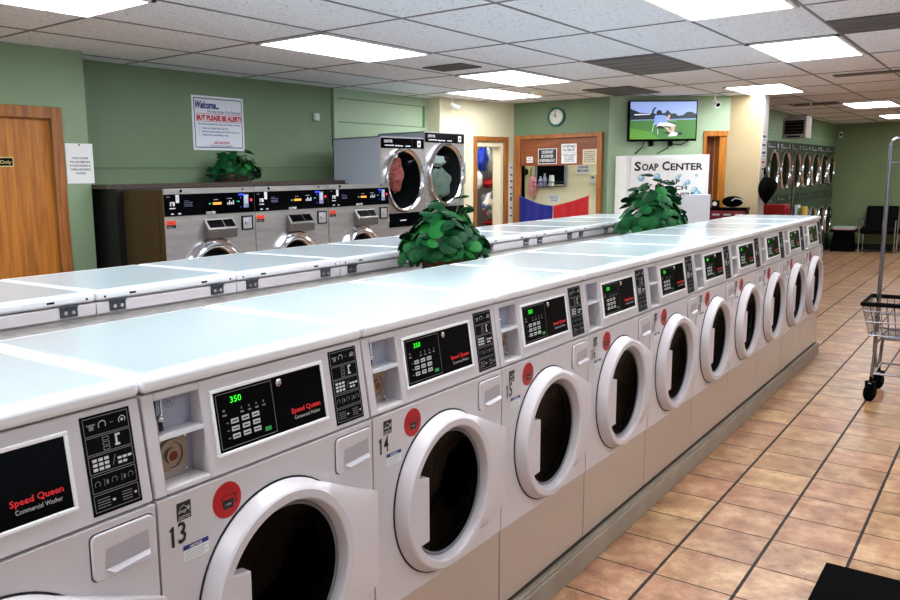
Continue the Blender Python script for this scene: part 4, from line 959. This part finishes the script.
o = MB().box(-1.62, -1.56, 17.77, 17.8, 2.20, 2.32, 0).box(-1.61, -1.57, 17.768, 17.77, 2.24, 2.28, 1).build('corner_sensor', [OFFW, BLACKM]); tag(o, 'small white sensor in the far back corner above the dryers', 'sensor')

# ------------------------------------------------------------------ television on the 45 degree wall
def P45(s_, z, off): p = Vector((TA[0], TA[1], 0))+d45*s_+n45*off; return Vector((p.x, p.y, z))
t = thing('television', tuple(P45(.65, 1.94, .0)), 'flat screen television showing a seated man on a green field', 'television')
s0, s1, z0, z1 = .20, 1.045, 1.942, 2.412
c = MB(); wline(c, TA, TB, s0, s1, z0, z1, .045, .10); c.build('housing', BLACK, t, bevel=.004)
wb_ = MB(); wline(wb_, TA, TB, .45, .75, 2.05, 2.3, .055, .055); wb_.build('wall_bracket', BLACKM, t)
sw, sh = s1-s0-.03, z1-z0-.04
def sp(u, v, k=0): return P45(s0+.015+sw*u, z0+.025+sh*v, .1015+k*.0004)
def emat(n, c_, e=.6): return mat(n, c_, .4, emis=e)
EM = [emat('screen_sky', (140, 160, 215)), emat('screen_grass', (62, 110, 50)), emat('screen_trees', (20, 34, 42)), emat('screen_shirt', (120, 150, 225)), emat('screen_skin', (200, 150, 145)), emat('screen_shorts', (225, 215, 225)), emat('screen_dark', (14, 10, 16)), emat('screen_grass_light', (84, 136, 52)), emat('screen_white', (225, 232, 245))]
c = MB()
def sq(pts, m_, k): c.add([sp(u, v, k) for u, v in pts], [tuple(range(len(pts)))], m_)
sq([(0, .5), (1, .52), (1, 1), (0, 1)], 0, 0); sq([(0, 0), (1, 0), (1, .53), (0, .52)], 1, 0); sq([(0, 0), (.45, 0), (.3, .2), (0, .3)], 7, 1)
sq([(0, .52), (1, .55), (1, .66), (.92, .73), (.85, .72), (.8, .64), (.72, .62), (.68, .69), (.62, .68), (.56, .78), (.52, .70), (.40, .68), (.15, .71), (.05, .78), (0, .82)], 2, 1)
sq([(.06, .64), (.3, .66), (.3, .68), (.06, .67)], 8, 2)
sq([(.47, .16), (.78, .10), (.8, .17), (.62, .2)], 2, 1)
sq([(.36, .38), (.37, .62), (.42, .66), (.55, .62), (.56, .46), (.50, .40)], 3, 3)
sq([(.31, .60), (.33, .78), (.37, .86), (.39, .84), (.355, .76), (.35, .62)], 6, 4)
sq([(.40, .64), (.39, .72), (.42, .78), (.46, .77), (.48, .70), (.46, .64)], 6, 4)
sq([(.54, .52), (.58, .66), (.61, .64), (.58, .50)], 4, 4)
sq([(.40, .34), (.44, .44), (.58, .44), (.70, .36), (.66, .32), (.54, .36), (.46, .30)], 5, 4)
sq([(.41, .28), (.42, .36), (.50, .35), (.52, .28)], 6, 5)
sq([(.52, .32), (.58, .30), (.64, .18), (.60, .17)], 4, 5); sq([(.62, .34), (.68, .36), (.67, .16), (.63, .17)], 4, 5)
sq([(.58, .07), (.70, .08), (.73, .16), (.63, .19)], 8, 6)
for a_, b_ in (((.36, .44), (.33, .18)), ((.42, .33), (.42, .12)), ((.56, .5), (.70, .48)), ((.36, .52), (.56, .50))):
    sq([(a_[0], a_[1]), (a_[0]+.006, a_[1]+.004), (b_[0]+.006, b_[1]+.004), (b_[0], b_[1])], 8, 2)
c.build('screen', EM, t, smooth=0)
c = MB()
for pts in ([P45(.42, 1.95, .05), P45(.41, 1.88, .03), P45(.33, 1.80, .015)], [P45(.75, 1.95, .05), P45(.72, 1.86, .03), P45(.60, 1.80, .015)], [P45(.98, 1.95, .05), P45(.88, 1.90, .05), P45(.75, 1.91, .05)]): c.tube(pts, .006, 6)
for s_ in (.50, .74):
    p = P45(s_, 1.92, .06); c.obox(p, d45, n45, (0, 0, 1), .022, .02, .035)
c.build('cables', BLACKM, t)

# ------------------------------------------------------------------ soap cabinet (angled like the 45 degree wall)
t = thing('soap_cabinet', tuple(P45(.62, 0, .35)), 'white cabinet with SOAP CENTER lettering under the television', 'cabinet')
c = MB(); wline(c, TA, TB, .075, 1.09, .02, 1.775, .29, .34); c.build('body', mat('cabinet_white', (236, 237, 236), .4), t, bevel=.004)
c = MB(); wline(c, TA, TB, .135, .58, .05, 1.745, .012, .352); c.build('door', mat('cabinet_door_white', (240, 241, 240), .4), t, bevel=.002)
c = MB(); wline(c, TA, TB, .586, 1.03, .05, 1.745, .012, .352); c.build('door', mat('cabinet_door_white', (240, 241, 240), .4), t, bevel=.002)
def words(*parts):
    c = MB()
    for s_, st, z, size, w_ in parts: c.text(s_, P45(st, z, .3535), size, u=d45, m=0, align='l', width=w_, bold=.03)
    c.build('lettering', [PRINT], t, smooth=0)
words(('S', .172, 1.603, .140, .080), ('OAP', .262, 1.603, .108, .200)); words(('C', .507, 1.603, .140, .092), ('ENTER', .609, 1.603, .108, .396))
words(('S', .455, 1.445, .085, .060), ('OAP', .524, 1.445, .066, .205)); words(('B', .43, 1.375, .085, .055), ('LEACH', .495, 1.375, .066, .325))
words(('S', .40, 1.295, .085, .06), ('OFTENERS', .468, 1.295, .066, .44)); words(('L', .60, 1.215, .085, .045), ('. B', .65, 1.215, .085, .12), ('AGS', .785, 1.215, .066, .17))
for s_, z, r_ in ((.26, 1.52, .042), (.45, 1.53, .04), (.70, 1.51, .03), (.725, 1.54, .02), (.83, 1.46, .03), (.79, 1.44, .025), (.93, 1.54, .018), (.92, 1.37, .035), (.95, 1.32, .045), (.90, 1.35, .03)):
    c = MB(); c.lathe([(.0, r_), (0, r_*.55), (0, .0001)], P45(s_, z, .3532), n45, 20)
    c.lathe([(.0008, r_*.5), (.0008, .0001)], P45(s_-.25*r_, z+.3*r_, .3532), n45, 14, 1)
    c.build('bubble_print', [BUBBLE, mat('bubble_light_print', (205, 228, 238), .5)], t, smooth=0)
t2 = MB(); wline(t2, TA, TB, .725, 1.035, .90, 1.32, .10, .50)
wline(t2, TA, TB, .71, 1.05, 0, .90, .13, .515, 0)
o = t2.build('vending_box', mat('white_box', (214, 218, 228), .4), bevel=.004); tag(o, 'plain white box standing in front of the lower right of the soap cabinet', 'box')

# burgundy drawer desk with bag
t = thing('drawer_cabinet', (-1.39, 9.37, 0), 'black topped cabinet with burgundy drawers left of the pillar', 'cabinet')
A2 = (-1.75, 9.0); B2 = (-1.15, 9.35)
A2, B2 = (-1.60, 9.30), (-1.18, 9.30)
def P2(s_, z, off): dd_ = Vector((B2[0]-A2[0], B2[1]-A2[1], 0)).normalized(); nn = Vector((dd_.y, -dd_.x, 0)); p = Vector((A2[0], A2[1], 0))+dd_*s_+nn*off; return Vector((p.x, p.y, z))
c = MB(); wline(c, A2, B2, 0, .40, 0, 1.125, .15, .0); c.build('body', BLACKM, t)
c = MB(); wline(c, A2, B2, -.01, .41, 1.125, 1.155, .17, .02); c.build('top', BLACK, t)
for k in range(3):
    for z in (1.03, .85, .67):
        c = MB(); wline(c, A2, B2, .008+k*.13, .134+k*.13, z-.085, z+.085, .02, .02); dr2 = c.build('drawer', BURG, t, bevel=.003)
        c = MB(); wline(c, A2, B2, .03+k*.13, .112+k*.13, z+.03, z+.05, .01, .03); c.build('handle', SCRATCH, dr2)
o = MB().sphere(P2(.235, 1.222, -.05), .15, 0, 20, 12, (.80, .45, .44)).build('black_bag', RUBBER); 
tag(o, 'black rounded bag lying on the burgundy drawer cabinet', 'bag')
MB().tube([P2(.24, 1.235, .018), P2(.28, 1.262, .015), P2(.34, 1.25, .0), P2(.36, 1.22, -.02)], .006, 8).build('bag_strap', GREYTXT, o)
o = MB().obox(P2(.045, 1.196, -.04), (1, 0, 0), (0, 1, 0), (0, 0, 1), .035, .035, .04).lathe([(.0355, .026), (.036, .0001)], P2(.045, 1.196, -.04), (0, -1, 0), 20, 1).build('small_clock', [BLACKM, PAPER]); tag(o, 'small black box clock with a white round dial left of the black bag', 'clock')

# pillar stickers, hook and hanging bag
for k, (z, m_, l, tx_) in enumerate(((1.96, BLUETXT, 'blue and white sticker at the top of the pillar stack', 'NO SMOKING'), (1.86, BLUETXT, 'white and blue sticker second from the top on the pillar', 'CAMERA IN USE'), (1.77, BLUETXT, 'third sticker down on the pillar, white with blue text', 'NO LOITERING'), (1.66, mat('sign_red', (200, 30, 50), .5), 'white and red sticker lowest on the pillar', 'NO DYEING'))):
    c = MB().box(-1.136, -1.133, 9.60, 9.78, z-.045, z+.045, 0).box(-1.133, -1.1325, 9.61, 9.77, z+.005, z+.035, 1); c.text(tx_, (-1.132, 9.69, z-.03), .03, m=1, align='c', bold=.02, width=.15)
    tag(c.build('pillar_sticker', [PAPER, m_], smooth=0), l, 'sticker', 'stickers on the pillar')
c = MB().tube([(-1.136, 9.66, 1.60), (-1.10, 9.66, 1.595), (-1.095, 9.66, 1.62)], .008, 8).build('wall_hook', BLACKM); tag(c, 'black hook on the pillar holding the hanging bag', 'hook')
t = thing('hanging_bag', (-1.04, 9.66, 1.22), 'black bag hanging from a hook on the pillar', 'bag')
m = MB()
def bagf(u, v):
    th = 2*pi*u; wz = math.sin(pi*min(1, .12+v*.86))**.6
    return (-1.055+.095*wz*math.cos(th), 9.66+.23*wz*(1-.15*v)*math.sin(th)-.03*v, 1.50-.26*v+.06*math.sin(th)*v)
m.grid(bagf, 24, 10); m.build('bag_body', RUBBER, t, smooth=80)
MB().tube([(-1.07, 9.58, 1.44), (-1.10, 9.63, 1.56), (-1.10, 9.66, 1.61), (-1.10, 9.69, 1.56), (-1.07, 9.74, 1.44)], .008, 8).build('bag_handle', RUBBER, t)

# heater hanging from ceiling
t = thing('unit_heater', (-1.02, 11.2, 1.95), 'boxy unit heater hanging from the ceiling before the far dryers', 'heater')
hx0, hx1, hy0, hy1, hz0, hz1 = -1.22, -.945, 11.0, 11.3, 1.995, 2.25
MB().box(hx0, hx1, hy0, hy1, hz0, hz1).prism([(hx0, hz1), (hx1, hz1), (hx1, hz1+.04), (hx0+.04, hz1+.06)], 1, hy0+.12, hy1).build('housing', mat('heater_grey_brown', (120, 112, 104), .4, .3), t, bevel=.004)
c = MB().box(hx0+.03, hx1-.02, hy0-.012, hy0, hz0+.05, hz1-.03, 0).box(hx0+.06, hx1-.06, hy0-.014, hy0, hz0+.01, hz0+.03, 0)
for k in range(4): c.obox(((hx0+hx1)/2, hy0-.016, hz0+.08+k*.04), (1, 0, 0), (0, .8, -.5), (0, .5, .8), .12, .009, .002, 1)
c.build('louvres', [BLACKM, mat('dark_louvre', (60, 58, 56), .4, .5)], t)
MB().box(hx1, hx1+.012, hy0+.0, hy1, hz0, hz1+.02).build('side_panel', PAPER, t)
MB().tube([(hx1+.006, hy0+.2, hz1), (hx1+.006, hy0+.2, H)], .010, 8).tube([(hx0+.05, hy0+.3, hz1+.03), (hx0+.05, hy0+.3, H)], .006, 8).build('hanger_rods', OFFW, t)

# red bin with magazines in front of the far dryers
t = MB().box(-1.58, -1.28, 11.75, 12.02, 0, 1.10).build('red_bin', mat('red_plastic', (170, 20, 24), .4), bevel=.01); tag(t, 'red vending bin in front of the far dryers, beyond the last washers', 'bin')
cols = [(200, 60, 60), (60, 90, 170), (225, 225, 225), (90, 150, 90), (230, 180, 60)]
for k in range(5):
    o = MB().box(-1.26+k*.045, -1.225+k*.045, 11.8, 12.0, 0, 1.05+.02*(k % 3)).build('detergent_box', mat('carton_%s' % 'abcde'[k], cols[k], .5)); tag(o, 'tall carton in the row right of the red bin', 'carton', 'cartons beside the red bin')
tag(MB().tube([(-1.17, 11.6, 0), (-1.17, 11.6, 1.86)], .014, 10).lathe([(0, .12), (.02, .12), (.03, .02)], (-1.17, 11.6, 0), (0, 0, 1), 24, 0, True, True).build('coat_post', WIRE), 'thin metal post standing before the far dryers', 'post')

# ------------------------------------------------------------------ far wall seating
t = thing('waiting_chair', (-.75, 17.4, 0), 'dark upholstered waiting chair against the green back wall', 'chair', 'waiting chairs at the back wall')
def chair(t, x0):
    MB().box(x0, x0+.56, 17.0, 17.55, .36, .47).build('seat', CHAIRM, t, bevel=.03)
    MB().prism([(17.50, .40), (17.60, .40), (17.70, .87), (17.61, .87)], 0, x0+.02, x0+.54).build('backrest', CHAIRM, t, bevel=.02)
    for a_ in (x0-.01, x0+.57):
        MB().tube([(a_, 17.02, 0), (a_, 17.02, .62), (a_, 17.5, .62), (a_, 17.6, 0)], .013, 8).build('leg_frame', CHROME, t)
ORG[t.name] = Vector(t.location); chair(t, -1.04)
t2 = copy_tree(t); t2.location = (-.75+.62, 17.4, 0); t2['label'] = 'dark waiting chair at the right picture edge, behind the cart pole'
t = thing('magazine_table', (-1.32, 17.3, 0), 'low black table with magazines in the back corner', 'table')
ORG[t.name] = Vector(t.location)
MB().box(-1.56, -1.12, 17.05, 17.6, .38, .42).build('table_top', BLACKM, t)
MB().prism([(-1.55, 0), (-1.16, 0), (-1.20, .38), (-1.50, .38)], 1, 17.12, 17.55).build('table_base', BLACKM, t)
tag(MB().box(-1.50, -1.16, 17.1, 17.45, .42, .445).build('magazine', mat('magazine_pink', (220, 160, 160), .5)), 'pink covered magazine lying lowest on the low table', 'magazine')
tag(MB().box(-1.52, -1.15, 17.12, 17.47, .445, .475).build('magazine', mat('magazine_grey', (200, 205, 210), .5)), 'pale grey magazine on top of the pile on the low table', 'magazine')
tag(MB().box(-.45, .2, 17.62, 17.76, .84, .90).build('wall_rail', OFFW), 'pale rail on the back wall above the waiting chairs', 'rail')

# ------------------------------------------------------------------ laundry cart
t = thing('laundry_cart', (.85, 5.65, 0), 'chrome wire laundry cart with black rim and tall hanging pole', 'cart')
x0, x1, y0, y1, zt, zb = .53, 1.18, 5.42, 5.88, .67, .45
ins = .05
rim = MB(); rim.tube([(x0, y0, zt), (x1, y0, zt), (x1, y1, zt), (x0, y1, zt)], .015, 10, 0, closed=True)
rim.build('rim', BLACKM, t)
c = MB()
def rect(z):
    k = (zt-z)/(zt-zb)*ins; return (x0+k, x1-k, y0+k, y1-k)
for z in (.62, .545, zb):
    a_, b_, c_, d_ = rect(z); c.tube([(a_, c_, z), (b_, c_, z), (b_, d_, z), (a_, d_, z)], .0045 if z > zb else .006, 8, 0, closed=True)
n = 14
for k in range(n+1):
    u = k/n; X_ = x0+(x1-x0)*u; X2_ = x0+ins+(x1-x0-2*ins)*u
    c.tube([(X_, y0, zt), (X2_, y0+ins, zb), (X2_, y1-ins, zb), (X_, y1, zt)], .0026, 5)
for k in range(9):
    u = k/8; Y_ = y0+(y1-y0)*u; Y2_ = y0+ins+(y1-y0-2*ins)*u
    c.tube([(x0, Y_, zt), (x0+ins, Y2_, zb), (x1-ins, Y2_, zb), (x1, Y_, zt)], .0026, 5)
c.build('wire_basket', WIRE, t)
ym = 5.66; xp = .60; xq = 1.13
c = MB(); R_ = .05
PT = 1.78
pts = [(xp, ym, .30), (xp, ym, PT-R_)]+[(xp+R_-R_*math.cos(a_), ym, PT-R_+R_*math.sin(a_)) for a_ in (.4, .8, 1.2, 1.57)]+[(xq-R_+R_*math.sin(a_), ym, PT-R_+R_*math.cos(a_)) for a_ in (0, .4, .8, 1.2, 1.57)]+[(xq, ym, .30)]
c.tube(pts, .0135, 12); c.build('hanging_pole', WIRE, t)
MB().tube([(xp, ym, 1.62), (xq, ym, 1.62)], .009, 10).build('cross_bar', WIRE, t)
c = MB(); lx0, lx1, ly0, ly1 = .625, 1.09, 5.45, 5.84
c.tube([(lx0-.01, ly0, .14), (lx0, ly0, .40), (lx0+.03, ly0, .44), (lx1-.03, ly0, .44), (lx1, ly0, .40), (lx1+.01, ly0, .14)], .011, 10)
c.tube([(lx0-.01, ly1, .14), (lx0, ly1, .40), (lx0+.03, ly1, .44), (lx1-.03, ly1, .44), (lx1, ly1, .40), (lx1+.01, ly1, .14)], .011, 10)
c.tube([(lx0, ly0, .19), (lx1, ly0, .19)], .008, 8).tube([(lx0, ly1, .19), (lx1, ly1, .19)], .008, 8).tube([(lx0, ly0, .19), (lx0, ly1, .19)], .010, 8).tube([(lx1, ly0, .19), (lx1, ly1, .19)], .010, 8)
c.tube([(xp, ym, .30), (xp+.02, ym, .19)], .011, 8).tube([(xq, ym, .30), (xq-.02, ym, .19)], .011, 8)
c.build('undercarriage', WIRE, t)
for a_ in (lx0-.01, lx1+.01):
    for b_ in (ly0, ly1):
        c = MB().tube([(a_, b_, .17), (a_, b_, .13)], .012, 8)
        for sg in (-1, 1): c.obox((a_+sg*.024, b_-.012-sg*.0095, .09), (.93, -.37, 0), (.37, .93, 0), (0, 0, 1), .003, .016, .04)
        c.obox((a_, b_-.008, .132), (.93, -.37, 0), (.37, .93, 0), (0, 0, 1), .029, .022, .004)
        cs = c.build('caster', BLACKM, t)
        MB().lathe([(-.018, .034), (-.018, .053), (-.014, .058), (.014, .058), (.018, .053), (.018, .034)], (a_, b_-.012, .0585), (.93, -.37, 0), 28, 0, True, True).build('wheel', RUBBER, cs)

# floor mat
o = MB().box(.825, 1.75, .9, 2.61, .001, .012).build('floor_mat', RUBBER, bevel=.003); tag(o, 'black rubber floor mat at the lower right of the aisle', 'mat')
bpy.context.view_layer.update()
